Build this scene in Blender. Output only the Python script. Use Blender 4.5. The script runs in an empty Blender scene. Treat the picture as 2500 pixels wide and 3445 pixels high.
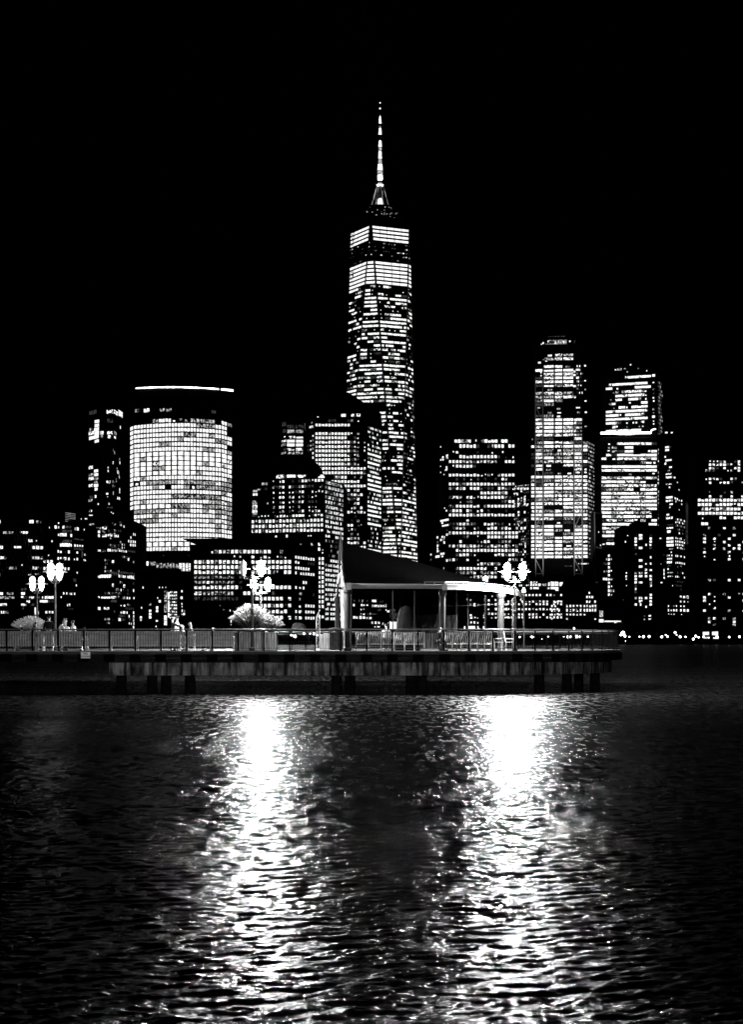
import bpy, bmesh, math, random
import numpy as np
from mathutils import Vector, Matrix
random.seed(7); R = random.Random(11)
S = bpy.context.scene
COL = S.collection
# ------------------------------------------------------------------ camera, world, exposure
F = 6340.0; H = 2.65; HY = 2155.0            # focal length in photo pixels, eye height, horizon row
cd = bpy.data.cameras.new('camera'); cam = bpy.data.objects.new('camera', cd); COL.objects.link(cam)
cam.location = (0, 0, H); cam.rotation_euler = (math.radians(90), 0, 0)
cd.sensor_fit = 'VERTICAL'; cd.sensor_height = 36; cd.lens = F/3445*36
cd.shift_y = (HY-1722.5)/3445; cd.clip_end = 9000; cd.clip_start = 0.5
S.camera = cam
w = bpy.data.worlds.new("World"); S.world = w; w.use_nodes = True
bg = w.node_tree.nodes['Background']; sky = w.node_tree.nodes.new('ShaderNodeTexSky')
sky.sky_type = 'NISHITA'; sky.sun_disc = False; sky.sun_elevation = math.radians(-8); sky.sun_rotation = math.radians(200)
bw = w.node_tree.nodes.new('ShaderNodeRGBToBW')
w.node_tree.links.new(sky.outputs[0], bw.inputs[0]); w.node_tree.links.new(bw.outputs[0], bg.inputs[0])
bg.inputs[1].default_value = 0.0005
S.view_settings.view_transform = 'Standard'; S.view_settings.look = 'None'
S.view_settings.exposure = 0; S.view_settings.gamma = 1; S.view_settings.use_curve_mapping = False
S.cycles.use_light_tree = True; S.cycles.max_bounces = 5; S.cycles.diffuse_bounces = 2; S.cycles.glossy_bounces = 3
S.cycles.caustics_reflective = False; S.cycles.caustics_refractive = False
S.cycles.sample_clamp_indirect = 3
S.cycles.use_denoising = True; S.cycles.denoising_input_passes = 'RGB_ALBEDO_NORMAL'
S.cycles.filter_width = 1.5

# ------------------------------------------------------------------ helpers
def X(px, Y): return (px-1250)/F*Y
def Zy(py, Y): return H+(HY-py)*Y/F
def P(px, py, Y): return Vector((X(px, Y), Y, Zy(py, Y)))
def tag(o, label=None, cat=None, group=None, kind=None):
    if label: o['label'] = label
    if cat: o['category'] = cat
    if group: o['group'] = group
    if kind: o['kind'] = kind
    return o
def empty(name, loc, label, cat, group=None, rz=0):
    o = bpy.data.objects.new(name, None); COL.objects.link(o); o.location = loc; o.rotation_euler = (0, 0, rz)
    o.empty_display_size = .2
    return tag(o, label, cat, group)
def mesh_obj(name, verts, faces, mat, parent=None, smooth=False, origin=None):
    me = bpy.data.meshes.new(name)
    me.from_pydata([tuple(v) for v in verts], [], faces); me.update()
    if mat is not None:
        for m in (mat if isinstance(mat, (list, tuple)) else [mat]): me.materials.append(m)
    if smooth: me.polygons.foreach_set('use_smooth', [True]*len(me.polygons))
    o = bpy.data.objects.new(name, me); COL.objects.link(o)
    if parent is not None: o.parent = parent
    return o
class MB:
    def __init__(s): s.v = []; s.f = []; s.m = []
    def add(s, vs, fs, m=0):
        n = len(s.v); s.v += [tuple(v) for v in vs]; s.f += [tuple(i+n for i in f) for f in fs]; s.m += [m]*len(fs)
    def box(s, c, d, rz=0, m=0):
        cx, cy, cz = c; dx, dy, dz = d[0]/2, d[1]/2, d[2]/2; ca, sa = math.cos(rz), math.sin(rz)
        vs = []
        for z in (-dz, dz):
            for x, y in ((-dx, -dy), (dx, -dy), (dx, dy), (-dx, dy)):
                vs.append((cx+x*ca-y*sa, cy+x*sa+y*ca, cz+z))
        s.add(vs, [(3, 2, 1, 0), (4, 5, 6, 7), (0, 1, 5, 4), (1, 2, 6, 5), (2, 3, 7, 6), (3, 0, 4, 7)], m)
    def lathe(s, c, prof, n=12, m=0):      # prof [(r,z)...] bottom to top
        vs = []; fs = []
        for r, z in prof:
            for k in range(n):
                a = 2*math.pi*k/n; vs.append((c[0]+r*math.cos(a), c[1]+r*math.sin(a), c[2]+z))
        for i in range(len(prof)-1):
            for k in range(n):
                k2 = (k+1) % n; fs.append((i*n+k, i*n+k2, (i+1)*n+k2, (i+1)*n+k))
        fs.append(tuple(range(n-1, -1, -1))); fs.append(tuple((len(prof)-1)*n+k for k in range(n)))
        s.add(vs, fs, m)
    def tube(s, pts, r, n=6, m=0):
        pts = [Vector(p) for p in pts]; vs = []; fs = []
        rs = r if isinstance(r, (list, tuple)) else [r]*len(pts)
        for i, p in enumerate(pts):
            d = (pts[min(i+1, len(pts)-1)]-pts[max(i-1, 0)]).normalized()
            u = d.cross(Vector((0, 0, 1)));
            if u.length < 1e-3: u = Vector((1, 0, 0))
            u.normalize(); v = d.cross(u).normalized()
            for k in range(n):
                a = 2*math.pi*(k+.5)/n; vs.append(p+(u*math.cos(a)+v*math.sin(a))*rs[i])
        for i in range(len(pts)-1):
            for k in range(n):
                k2 = (k+1) % n; fs.append((i*n+k, i*n+k2, (i+1)*n+k2, (i+1)*n+k))
        fs.append(tuple(range(n))); fs.append(tuple((len(pts)-1)*n+k for k in range(n-1, -1, -1)))
        s.add(vs, fs, m)
    def prism(s, poly, z0, z1, m=0):
        n = len(poly); vs = [(p[0], p[1], z0) for p in poly]+[(p[0], p[1], z1) for p in poly]
        s.add(vs, [tuple(range(n-1, -1, -1)), tuple(range(n, 2*n))]+[(i, (i+1) % n, n+(i+1) % n, n+i) for i in range(n)], m)
    def build(s, name, mat, parent=None, smooth=False):
        o = mesh_obj(name, s.v, s.f, mat, parent, smooth)
        if any(s.m): o.data.polygons.foreach_set('material_index', s.m)
        return o
def copy_tree(o, parent=None):
    c = o.copy(); COL.objects.link(c); c.parent = parent
    for ch in [k for k in o.children]: copy_tree(ch, c)
    return c
# ------------------------------------------------------------------ materials
def mat(name, base=.03, rough=.7, metal=0, nscale=None, namp=.4, stretch=(1, 1, 1), bump=0, spec=.08):
    m = bpy.data.materials.new(name); m.use_nodes = True; nt = m.node_tree; b = nt.nodes['Principled BSDF']
    b.inputs['Base Color'].default_value = (base, base, base, 1); b.inputs['Roughness'].default_value = rough
    b.inputs['Metallic'].default_value = metal; b.inputs['Specular IOR Level'].default_value = spec
    if nscale:
        tc = nt.nodes.new('ShaderNodeTexCoord'); mp = nt.nodes.new('ShaderNodeMapping'); mp.inputs['Scale'].default_value = stretch
        no = nt.nodes.new('ShaderNodeTexNoise'); no.inputs['Scale'].default_value = nscale; no.inputs['Detail'].default_value = 6
        cr = nt.nodes.new('ShaderNodeMapRange'); cr.inputs[1].default_value = .3; cr.inputs[2].default_value = .7
        cr.inputs[3].default_value = base*(1-namp); cr.inputs[4].default_value = base*(1+namp)
        L = nt.links.new; L(tc.outputs['Object'], mp.inputs[0]); L(mp.outputs[0], no.inputs[0]); L(no.outputs[0], cr.inputs[0]); L(cr.outputs[0], b.inputs['Base Color'])
        if bump:
            bp = nt.nodes.new('ShaderNodeBump'); bp.inputs['Strength'].default_value = bump; bp.inputs['Distance'].default_value = .02
            L(no.outputs[0], bp.inputs['Height']); L(bp.outputs[0], b.inputs['Normal'])
    return m
def emit(name, lo, hi, scale=.6, stretch=(1, 1, 1), a=.4, b=.6, detail=3, sample=False, vor=False):
    """lit interior seen through a pane: lamps, blinds and furniture as a broken pattern"""
    m = bpy.data.materials.new(name); m.use_nodes = True; nt = m.node_tree
    for n in list(nt.nodes): nt.nodes.remove(n)
    out = nt.nodes.new('ShaderNodeOutputMaterial'); em = nt.nodes.new('ShaderNodeEmission'); em.inputs[0].default_value = (1, 1, 1, 1)
    L = nt.links.new; L(em.outputs[0], out.inputs[0])
    if lo == hi: em.inputs[1].default_value = hi
    else:
        g = nt.nodes.new('ShaderNodeNewGeometry'); mp = nt.nodes.new('ShaderNodeMapping'); mp.inputs['Scale'].default_value = stretch
        no = nt.nodes.new('ShaderNodeTexNoise'); no.inputs['Scale'].default_value = scale; no.inputs['Detail'].default_value = detail
        cr = nt.nodes.new('ShaderNodeMapRange'); cr.inputs[1].default_value = a; cr.inputs[2].default_value = b
        cr.inputs[3].default_value = lo; cr.inputs[4].default_value = hi
        L(g.outputs['Position'], mp.inputs[0]); L(mp.outputs[0], no.inputs[0]); L(no.outputs[0], cr.inputs[0]); L(cr.outputs[0], em.inputs[1])
    m.cycles.emission_sampling = 'AUTO' if sample else 'NONE'
    return m
M = dict(
    facade=mat('dark_facade', .006, .8, spec=0, nscale=.3, namp=.3),
    facade2=mat('dark_stone', .007, .9, spec=0, nscale=.2, namp=.3),
    roofm=mat('roof_membrane', .012, .9, spec=0, nscale=.5),
    glassd=mat('unlit_glass', .01, .25),
    steel=mat('pale_steel', .45, .5, .3),
    black=mat('black_paint', .001, .5, spec=0, nscale=30, namp=.3),
    rail=mat('dark_rail_paint', .035, .35, nscale=20, namp=.3),
    timber=mat('weathered_timber', .010, .9, spec=0, nscale=6, namp=.6, stretch=(.3, 3, 3), bump=.3),
    deck=mat('deck_concrete', .04, .75, nscale=3, namp=.3),
    pile=mat('wet_pile', .005, .7, spec=0, nscale=4, namp=.5),
    roofmetal=mat('standing_seam_metal', .15, .6, 0, nscale=2, namp=.12),
    darkroof=mat('dark_shingle', .0008, .95, spec=0, nscale=5),
    fascia=mat('painted_fascia', .2, .5, nscale=2, namp=.15),
    column=mat('column_paint', .014, .6, spec=.1, nscale=3, namp=.2),
    bench=mat('bench_slats', .42, .5, nscale=4, namp=.25),
    planter=mat('planter_boards', .22, .7, nscale=8, namp=.5, stretch=(3, 3, .3)),
    grass=mat('dry_grass_plume', .15, .8, nscale=6, namp=.3),
    grass_lit=mat('lamplit_grass', .7, .8, nscale=6, namp=.3),  # plumes lightened in colour to stand in for lamplight
    grassd=mat('green_blade', .02, .8, spec=.1, nscale=6, namp=.4),
    skin=mat('skin', .42, .5), hair=mat('hair', .02, .5), hairl=mat('fair_hair', .2, .5),
    blackcloth=mat('black_cloth', .008, .9), whitecloth=mat('white_cloth', .75, .8, nscale=10, namp=.1),
    greycloth=mat('grey_cloth', .35, .9, nscale=14, namp=.2), denim=mat('dark_denim', .02, .9),
    sign=mat('sign_white', .75, .5), ink=mat('sign_ink', .01, .6),
    tarp=mat('canvas_tarp', .004, .8, nscale=3, namp=.4), binm=mat('bin_metal', .06, .5, nscale=5),
    soil=mat('quay_ground', .02, .9, nscale=.1), quay=mat('quay_wall', .02, .8, nscale=.5),
    handrail=mat('lightened_handrail', .12, .35, .3, nscale=12),  # top rail coloured lighter for the lamplight along it
    plank=mat('edge_plank', .16, .7, nscale=5, namp=.4),
    shade=mat('lit_lantern_shade', .6, .4),  # pale version for lit lanterns only, lamplight put into the colour
    crown=mat('foliage', .05, .9),
)
E = {
    '#': emit('lit_window', .45, 1.45, .8, (1, 1, 1), .34, .5),
    '=': emit('lit_window_full', 1.0, 1.5, .3),
    '+': emit('half_lit_window', .01, .8, .75, (1, 1, .7), .44, .64, 4),
    '-': emit('dim_window', .0, .10, 1.3, (1, 1, .35), .42, .7, 3),
    '*': emit('blind_covered_window', .08, .8, .9, (1, 1, .8), .38, .66, 3),
    '%': emit('cluttered_window', .01, 1.6, .55, (1, 1, 1.2), .42, .56, 5),
}
ek = list(E); em_list = [E[k] for k in ek]

# ------------------------------------------------------------------ buildings
class Bld:
    """pts: front outline as (photo column, distance) from left to right; depth closes it at the back"""
    def __init__(s, name, label, pts, ytop, yref=None, depth=40, cat='building', m='facade', z0=2.0, roof=True, group=None):
        s.pts = pts; s.W = [Vector((X(a, Y), Y)) for a, Y in pts]; s.wins = []
        Yr = yref if yref else pts[0][1]; s.ztop = Zy(ytop, Yr)
        s.zbase = z0
        c = sum(s.W, Vector((0, 0)))/len(s.W)
        s.o = empty(name, (c.x, c.y+depth/3, z0), label, cat, group); s.orig = Vector((c.x, c.y+depth/3, z0))
        poly = [tuple(p) for p in s.W]+[(s.W[-1].x+depth*.02, s.W[-1].y+depth), (s.W[0].x-depth*.02, s.W[0].y+depth)]
        s.poly = poly
        s.prism('wall', poly, z0, s.ztop, M[m])
        if roof:
            cc = Vector((sum(p[0] for p in poly)/len(poly), sum(p[1] for p in poly)/len(poly)))
            inner = [tuple(cc+(Vector(p)-cc)*.93) for p in poly]
            mb = MB(); mb.prism([tuple(p) for p in inner], s.ztop-.2, s.ztop+.9)
            q = [tuple(cc+(Vector(p)-cc)*.4) for p in poly]; mb.prism(q, s.ztop+.8, s.ztop+3.5)
            s.add('roof', mb, M['roofm'])
    def add(s, name, mb, m, parent=None, label=None):
        mb.v = [(v[0]-s.orig.x, v[1]-s.orig.y, v[2]-s.orig.z) for v in mb.v]
        o = mb.build(name, m, parent or s.o)
        if label: o['label'] = label
        return o
    def prism(s, name, poly, z0, z1, m):
        mb = MB(); mb.prism(poly, z0, z1); return s.add(name, mb, m)
    def at(s, px):      # point of the outline seen in that column
        W = s.W; t = (px-1250)/F
        for i in range(len(W)-1):
            a, b = W[i], W[i+1]; d = b-a
            den = d.x-t*d.y
            if abs(den) < 1e-9: continue
            u = (t*a.y-a.x)/den
            lo = -1e-6 if i else -5; hi = 1+1e-6 if i < len(W)-2 else 5
            if lo <= u <= hi:
                n = Vector((d.y, -d.x)).normalized()
                if n.y > 0: n = -n
                return a+d*u, n
        return W[-1], Vector((0, -1))
    def win(s, x0, x1, z0, z1, k='#'):
        if k == '.': return
        a, na = s.at(x0); b, nb = s.at(x1); mid, n = s.at((x0+x1)/2)
        off = n*.3
        a = a+off; b = b+off
        a = Vector((a.x, a.y, 0)); b = Vector((b.x, b.y, 0))
        jz = (z1-z0)*.07
        q = [Vector((a.x, a.y, z0+R.uniform(-jz, jz))), Vector((b.x, b.y, z0+R.uniform(-jz, jz))),
             Vector((b.x, b.y, z1+R.uniform(-jz, jz))), Vector((a.x, a.y, z1+R.uniform(-jz, jz)))]
        s.wins.append((q, ek.index(k)))
    def cell(s, x0, x1, z0, z1, k, split=1, gap=.12):
        if k == '.': return
        w_ = x1-x0; h_ = z1-z0
        if k == 'o':
            f = R.uniform(.35, .55); c = (x0+x1)/2+R.uniform(-.12, .12)*w_; g = R.uniform(.45, .8)
            zc = z0 if R.random() < .6 else z1-h_*g
            return s.win(c-w_*f/2, c+w_*f/2, zc, zc+h_*g, '#' if R.random() < .7 else '+')
        if k == '~':
            n = max(1, split)
            for i in range(n):
                if R.random() < .75: s.win(x0+w_*(i+gap)/n, x0+w_*(i+1-gap)/n, z0, z1, R.choice('##+%'))
            return
        if k == '#' and R.random() < .12: z1 = z1-h_*R.uniform(.1, .35)
        if k == '#' and R.random() < .06: k = '%'
        for i in range(split):
            s.win(x0+w_*(i+gap*.5)/split, x0+w_*(i+1-gap*.5)/split, z0, z1, k)
    def grid(s, x0, x1, rows, strs, fw=.8, hh=9, split=1, xr=None):
        """rows: photo rows (centre of the windows) measured in column xr"""
        Yr = s.at(xr if xr is not None else x0)[0].y
        if isinstance(strs, str): strs = [strs]*len(rows)
        for y, t in zip(rows, strs):
            n = len(t); cw = (x1-x0)/n
            for i, k in enumerate(t):
                c = x0+cw*(i+.5); 
                kk = k; f = fw
                if k == '=': f = 1.0
                s.cell(c-cw*f/2, c+cw*f/2, Zy(y+hh/2, Yr), Zy(y-hh/2, Yr), kk, 1 if k in '=o' else split)
    def rnd(s, x0, x1, rows, n, p, fw=.75, hh=8, mix='###+%-', xr=None, rowp=None, split=1):
        st = []
        for j, y in enumerate(rows):
            pr = (rowp[j % len(rowp)] if rowp else 1)*p; t = ''; on = R.random() < pr
            for i in range(n):
                if R.random() < .45: on = R.random() < pr
                t += R.choice(mix) if on else '.'
            st.append(t)
        s.grid(x0, x1, rows, st, fw, hh, split, xr)
    def rects(s, ox, oy, sc, lst):
        for r in lst:
            x0, y0, x1, y1 = [v*sc for v in r[:4]]; k = r[4] if len(r) > 4 else '#'
            x0 += ox; x1 += ox; y0 += oy; y1 += oy
            Y = s.at((x0+x1)/2)[0].y
            n = r[5] if len(r) > 5 else 1
            s.cell(x0, x1, Zy(y1, Y), Zy(y0, Y), k, n)
    def tier(s, pts, ytop, Yr, depth, m='facade'):
        W = [Vector((X(a, Y), Y)) for a, Y in pts]
        poly = [tuple(p) for p in W]+[(W[-1].x, W[-1].y+depth), (W[0].x, W[0].y+depth)]
        z0 = s.ztop; s.ztop = Zy(ytop, Yr); s.prism('upper_wall', poly, z0, s.ztop, M[m])
        cc = Vector((sum(p[0] for p in poly)/len(poly), sum(p[1] for p in poly)/len(poly)))
        mb = MB(); mb.prism([tuple(cc+(Vector(p)-cc)*.93) for p in poly], s.ztop-.2, s.ztop+.9); s.add('roof', mb, M['roofm'])
    def done(s, cap=100):
        s.wins.sort(key=lambda q: -((q[0][1]-q[0][0]).length*(q[0][3]-q[0][0]).length))
        og = s.orig
        for q, k in s.wins[:cap]:
            c = (q[0]+q[2])/2
            o = mesh_obj('window', [p-c for p in q], [(0, 1, 2, 3)], em_list[k], s.o); o.location = c-og
        rest = s.wins[cap:]
        if rest:
            mb = MB()
            for q, k in rest: mb.add(q, [(0, 1, 2, 3)], k)
            o = s.add('window', mb, em_list); o['kind'] = 'stuff'
        return s
def rg(a, step, n): return [a+step*i for i in range(n)]
LAMP = 7000; LAMP2 = 12
# ------------------------------------------------------------------ ground and water
o = mesh_obj('ground', [(-3500, 1215, 2.0), (3500, 1215, 2.0), (3500, 8000, 2.0), (-3500, 8000, 2.0)], [(0, 1, 2, 3)], M['soil']); tag(o, kind='structure')
mb = MB(); mb.box((0, 1212.5, .6), (7000, 5, 3.3)); tag(mb.build('quay_wall', M['quay']), 'low dark quay wall along the far shore at the water line', 'quay wall')

def water():
    rows = [10*(1.0022**i) for i in range(1220)]
    y = rows[-1]
    while y < 1230: y *= 1.03; rows.append(y)
    rows = [-60, -30, -12, -4, 2, 5, 7, 9]+rows; rows = np.array(rows)
    nc = 640; t = np.linspace(-1, 1, nc); s = np.sign(t)*(np.abs(t)*1.0+np.maximum(0, np.abs(t)-.86)**2*900)
    Yg = rows[:, None]*np.ones((1, nc)); Xg = s[None, :]*(3.0+np.maximum(rows, 0)[:, None]*.235)
    rs = np.random.RandomState(3); Zg = np.zeros_like(Xg)
    N = 130
    for i in range(N):
        lam = .075*(6.5**(i/(N-1))); k = 2*np.pi/lam
        ang = -math.pi/2+.35+rs.normal(0, .62)
        slope = .0225*(1.0 if lam < .45 else .5); amp = slope/k
        step = np.maximum(np.gradient(rows), .001)[:, None]
        fade = np.clip((lam/(step*2.3))-.6, 0, 1)
        Zg += fade*amp*np.sin(k*(math.cos(ang)*Xg+math.sin(ang)*Yg)+rs.uniform(0, 6.28))
    Zg *= np.clip(.68+.32*(rows[:, None]-14)/40, .6, 1)
    nr = len(rows); co = np.empty((nr*nc, 3)); co[:, 0] = Xg.ravel(); co[:, 1] = Yg.ravel(); co[:, 2] = Zg.ravel()
    idx = np.arange(nr*nc).reshape(nr, nc)
    f = np.stack([idx[:-1, :-1], idx[:-1, 1:], idx[1:, 1:], idx[1:, :-1]], -1).reshape(-1, 4)
    me = bpy.data.meshes.new('water'); me.vertices.add(nr*nc); me.vertices.foreach_set('co', co.ravel())
    me.loops.add(f.size); me.loops.foreach_set('vertex_index', f.ravel().astype(np.int32))
    me.polygons.add(len(f)); me.polygons.foreach_set('loop_start', (np.arange(len(f))*4).astype(np.int32))
    me.update(calc_edges=True); me.validate(); me.polygons.foreach_set('use_smooth', [True]*len(f))
    o = bpy.data.objects.new('water', me); COL.objects.link(o); tag(o, kind='structure')
    m = bpy.data.materials.new('river_water'); m.use_nodes = True; nt = m.node_tree; nt.nodes.remove(nt.nodes['Principled BSDF'])
    b = nt.nodes.new('ShaderNodeBsdfAnisotropic'); b.inputs['Color'].default_value = (.15, .15, .15, 1); b.inputs['Roughness'].default_value = .10
    dk = nt.nodes.new('ShaderNodeBsdfDiffuse'); dk.inputs[0].default_value = (.002, .002, .002, 1); fr = nt.nodes.new('ShaderNodeFresnel'); fr.inputs[0].default_value = 1.33
    mx = nt.nodes.new('ShaderNodeMixShader'); nt.links.new(fr.outputs[0], mx.inputs[0]); nt.links.new(dk.outputs[0], mx.inputs[1]); nt.links.new(b.outputs[0], mx.inputs[2]); nt.links.new(mx.outputs[0], nt.nodes['Material Output'].inputs[0])
    g = nt.nodes.new('ShaderNodeNewGeometry'); mp = nt.nodes.new('ShaderNodeMapping'); mp.inputs['Scale'].default_value = (1.0, 1.5, 1)
    L = nt.links.new; L(g.outputs['Position'], mp.inputs[0])
    n1 = nt.nodes.new('ShaderNodeTexNoise'); n1.inputs['Scale'].default_value = 14; n1.inputs['Detail'].default_value = 3; n1.inputs['Roughness'].default_value = .55; n1.inputs['Distortion'].default_value = .4
    L(mp.outputs[0], n1.inputs[0])
    n2 = nt.nodes.new('ShaderNodeTexNoise'); n2.inputs['Scale'].default_value = .09; n2.inputs['Detail'].default_value = 3
    mp2 = nt.nodes.new('ShaderNodeMapping'); mp2.inputs['Scale'].default_value = (.5, 1.6, 1); L(g.outputs['Position'], mp2.inputs[0]); L(mp2.outputs[0], n2.inputs[0])
    mr = nt.nodes.new('ShaderNodeMapRange'); mr.inputs[1].default_value = .4; mr.inputs[2].default_value = .62; mr.inputs[3].default_value = .35; mr.inputs[4].default_value = 1.0
    L(n2.outputs[0], mr.inputs[0])
    bp = nt.nodes.new('ShaderNodeBump'); bp.inputs['Distance'].default_value = .034
    L(mr.outputs[0], bp.inputs['Strength']); L(n1.outputs[0], bp.inputs['Height']); L(bp.outputs[0], b.inputs['Normal']); L(bp.outputs[0], fr.inputs['Normal'])
    sx = nt.nodes.new('ShaderNodeSeparateXYZ'); L(g.outputs['Position'], sx.inputs[0])
    ro = nt.nodes.new('ShaderNodeMapRange'); ro.inputs[1].default_value = 25; ro.inputs[2].default_value = 140; ro.inputs[3].default_value = .12; ro.inputs[4].default_value = .26
    L(sx.outputs[1], ro.inputs[0])
    # cat's-paws: small wind patches that roughen the surface unevenly
    mp3 = nt.nodes.new('ShaderNodeMapping'); mp3.inputs['Scale'].default_value = (2.2, .42, 1); L(g.outputs['Position'], mp3.inputs[0])
    n3 = nt.nodes.new('ShaderNodeTexNoise'); n3.inputs['Scale'].default_value = 1.5; n3.inputs['Detail'].default_value = 3; n3.inputs['Roughness'].default_value = .7; L(mp3.outputs[0], n3.inputs[0])
    m3 = nt.nodes.new('ShaderNodeMapRange'); m3.inputs[1].default_value = .38; m3.inputs[2].default_value = .64; m3.inputs[3].default_value = .35; m3.inputs[4].default_value = 2.2; L(n3.outputs[0], m3.inputs[0])
    mm = nt.nodes.new('ShaderNodeMath'); mm.operation = 'MULTIPLY'; L(ro.outputs[0], mm.inputs[0]); L(m3.outputs[0], mm.inputs[1]); L(mm.outputs[0], b.inputs['Roughness'])
    me.materials.append(m)
water()

# ------------------------------------------------------------------ the skyline
def pyramid(b, xl, xr, ybase, xa, ya, Y, m='roofm', depth=60, name='roof', flat=0):
    zl = Zy(ybase, Y); za = Zy(ya, Y); a = X(xl, Y); c = X(xr, Y); ax = X(xa, Y)
    fx = flat*(c-a)/2
    vs = [(a, Y, zl), (c, Y, zl), (c, Y+depth, zl), (a, Y+depth, zl), (ax-fx, Y+depth*.5-fx*.5, za), (ax+fx, Y+depth*.5-fx*.5, za), (ax+fx, Y+depth*.5+fx*.5, za), (ax-fx, Y+depth*.5+fx*.5, za)]
    mb = MB(); mb.add(vs, [(0, 1, 5, 4), (1, 2, 6, 5), (2, 3, 7, 6), (3, 0, 4, 7), (4, 5, 6, 7), (3, 2, 1, 0)])
    b.add(name, mb, M[m])

# --- curved office tower with the light line on its roof
pts = []
for i in range(15):
    u = i/14; px = 450+(743-450)*u; d = 1500+17*((2*u-1)**2)-2*u
    pts.append((px, d))
gs = Bld('office_tower', 'broad office tower with curved bright front and a glowing line along its roof', [(437, 1532)]+pts+[(779, 1538), (780, 1552)], 1311, 1500, 50)
edges = [437, 450]+[450+(743-450)*i/14 for i in range(1, 15)]+[762, 779]
rows_g = rg(1414, 16.02, 28)
g_str = ["....+##ooo+++-.#+", "###########"+"+++##", "################.", "#########++##-###", "########-#####++#", "#####--#########.", "############--##-",
 "=================", "==+=============%", "#===%=======-==%#", "====--=====#####=", "===========-#####", "##-#############+", "#o#-----#-----%--", "####-#.##-o-+--++",
 "###############+#", "#######++++++++##", "##-##########--%+", "#======++-##+-+%-", ".-----##--##-#---", ".###-##-######-#+", ".#+--########-#%-", ".#############-#+", ".#############-##",
 ".################", ".################", ".================", ".######-##......."]
for y, t in zip(rows_g, g_str):
    for i, k in enumerate(t[:17]):
        a, c = edges[i], edges[i+1]; Yr = 1500
        k2 = {'-': '*', '#': '='}.get(k, k)
        m_ = .3 if k != '=' else .1
        if k == '.': continue
        h2 = 5.6 if k != '=' else 6.4
        gs.cell(a+m_, c-m_, Zy(y+h2, Yr), Zy(y-h2, Yr), k2 if k != 'o' else 'o', 1 if k in '=o' or i == 0 else 2, .22)
gs.rects(250, 1250, .3645, [(555, 345, 608, 376, '+'), (640, 342, 694, 375, '#', 2), (788, 340, 836, 370, '+', 2), (848, 340, 897, 370, '+', 2), (1260, 358, 1305, 384, '-', 2),
    (562, 1752, 620, 1790), (625, 1752, 688, 1790), (692, 1755, 748, 1790, '+', 2)]+
    [(755+i*30, 1768+j*22, 780+i*30, 1788+j*22, '+' if i < 7 else '#') for i in range(11) for j in range(4)]+
    [(690, 1880, 740, 1912, '%', 2), (752, 1880, 805, 1912, '%', 2), (818, 1880, 870, 1912, '%', 2), (880, 1880, 957, 1914, '#', 3), (800, 1693, 1080, 1702, '-'), (600, 1735, 1000, 1742, '-')])
gs.done()
mb = MB(); pl = []
for i in range(60):
    px = 457+(784-457)*i/59
    if 51 <= i <= 51: continue
    a, n = gs.at(min(px, 779)); pl.append(Vector((X(px, a.y), a.y-.6, Zy(1303+9*((px-600)/185)**2+(px-600)*.012, a.y)))-Vector((0, 0, 0)))
mb.tube(pl[:51], [.4+.35*abs(math.sin(i*.9))*abs(math.sin(i*.23)) for i in range(51)], 6); mb.tube(pl[51:], .75, 6)
gs.add('roof_light_line', mb, emit('roof_light', 3, 5, .1))

# --- slim residential tower left of it
b = Bld('residential_tower', 'slim dark apartment tower with a lit rooftop crown, left of the curved office tower', [(296, 1560), (338, 1540), (382, 1540), (413, 1580)], 1366, 1540, 40)
b.rects(250, 1250, .3645, [(135, 360, 205, 395, '-', 4), (295, 355, 340, 390, '%', 2), (340, 355, 395, 392, '#', 3), (400, 365, 440, 415, '#', 3), (185, 440, 232, 475), (300, 435, 355, 470, '-', 2), (185, 482, 230, 510),
 (140, 522, 165, 545, '+'), (180, 518, 230, 548), (130, 553, 182, 585, '%', 3), (182, 553, 230, 585), (235, 550, 268, 580, '#', 2), (300, 553, 352, 580, '%', 2), (360, 555, 385, 582, '+'), (130, 592, 230, 623, '='),
 (238, 590, 262, 614, '+'), (305, 585, 335, 615, '%'), (360, 592, 378, 618), (185, 628, 228, 655), (130, 872, 175, 900, '%'), (180, 905, 222, 930), (130, 940, 180, 965, '+'), (182, 938, 222, 965), (130, 975, 180, 1000, '%'), (182, 977, 222, 1000, '+'),
 (180, 1008, 218, 1030, '+'), (130, 1040, 175, 1065, '%'), (178, 1038, 222, 1065), (186, 1072, 216, 1098), (292, 1002, 335, 1030), (352, 1005, 372, 1030), (352, 1038, 372, 1065), (140, 1145, 172, 1170, '-', 2), (188, 1140, 205, 1165),
 (130, 1178, 170, 1200, '+', 2), (355, 1105, 365, 1138), (390, 1145, 400, 1180), (355, 705, 362, 735, '+'), (361, 735, 371, 765, '+'), (352, 830, 360, 855), (409, 800, 416, 820, '+'), (411, 830, 418, 855), (385, 890, 392, 930, '+'), (392, 910, 399, 945), (402, 920, 410, 955, '+'),
 (305, 880, 315, 895), (305, 908, 315, 928), (290, 1118, 312, 1135), (300, 1150, 312, 1165, '+'), (312, 1212, 324, 1228), (215, 1215, 226, 1230), (405, 1160, 416, 1182), (408, 1075, 416, 1125, '%'), (415, 497, 423, 528), (300, 1250, 350, 1262, '-', 4), (134, 1275, 168, 1300, '-', 3), (134, 1320, 165, 1332, '+', 3),
 (335, 1295, 345, 1303), (350, 1305, 362, 1313), (378, 985, 386, 1020, '+'), (405, 960, 412, 990, '%')])
b.done()
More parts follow.
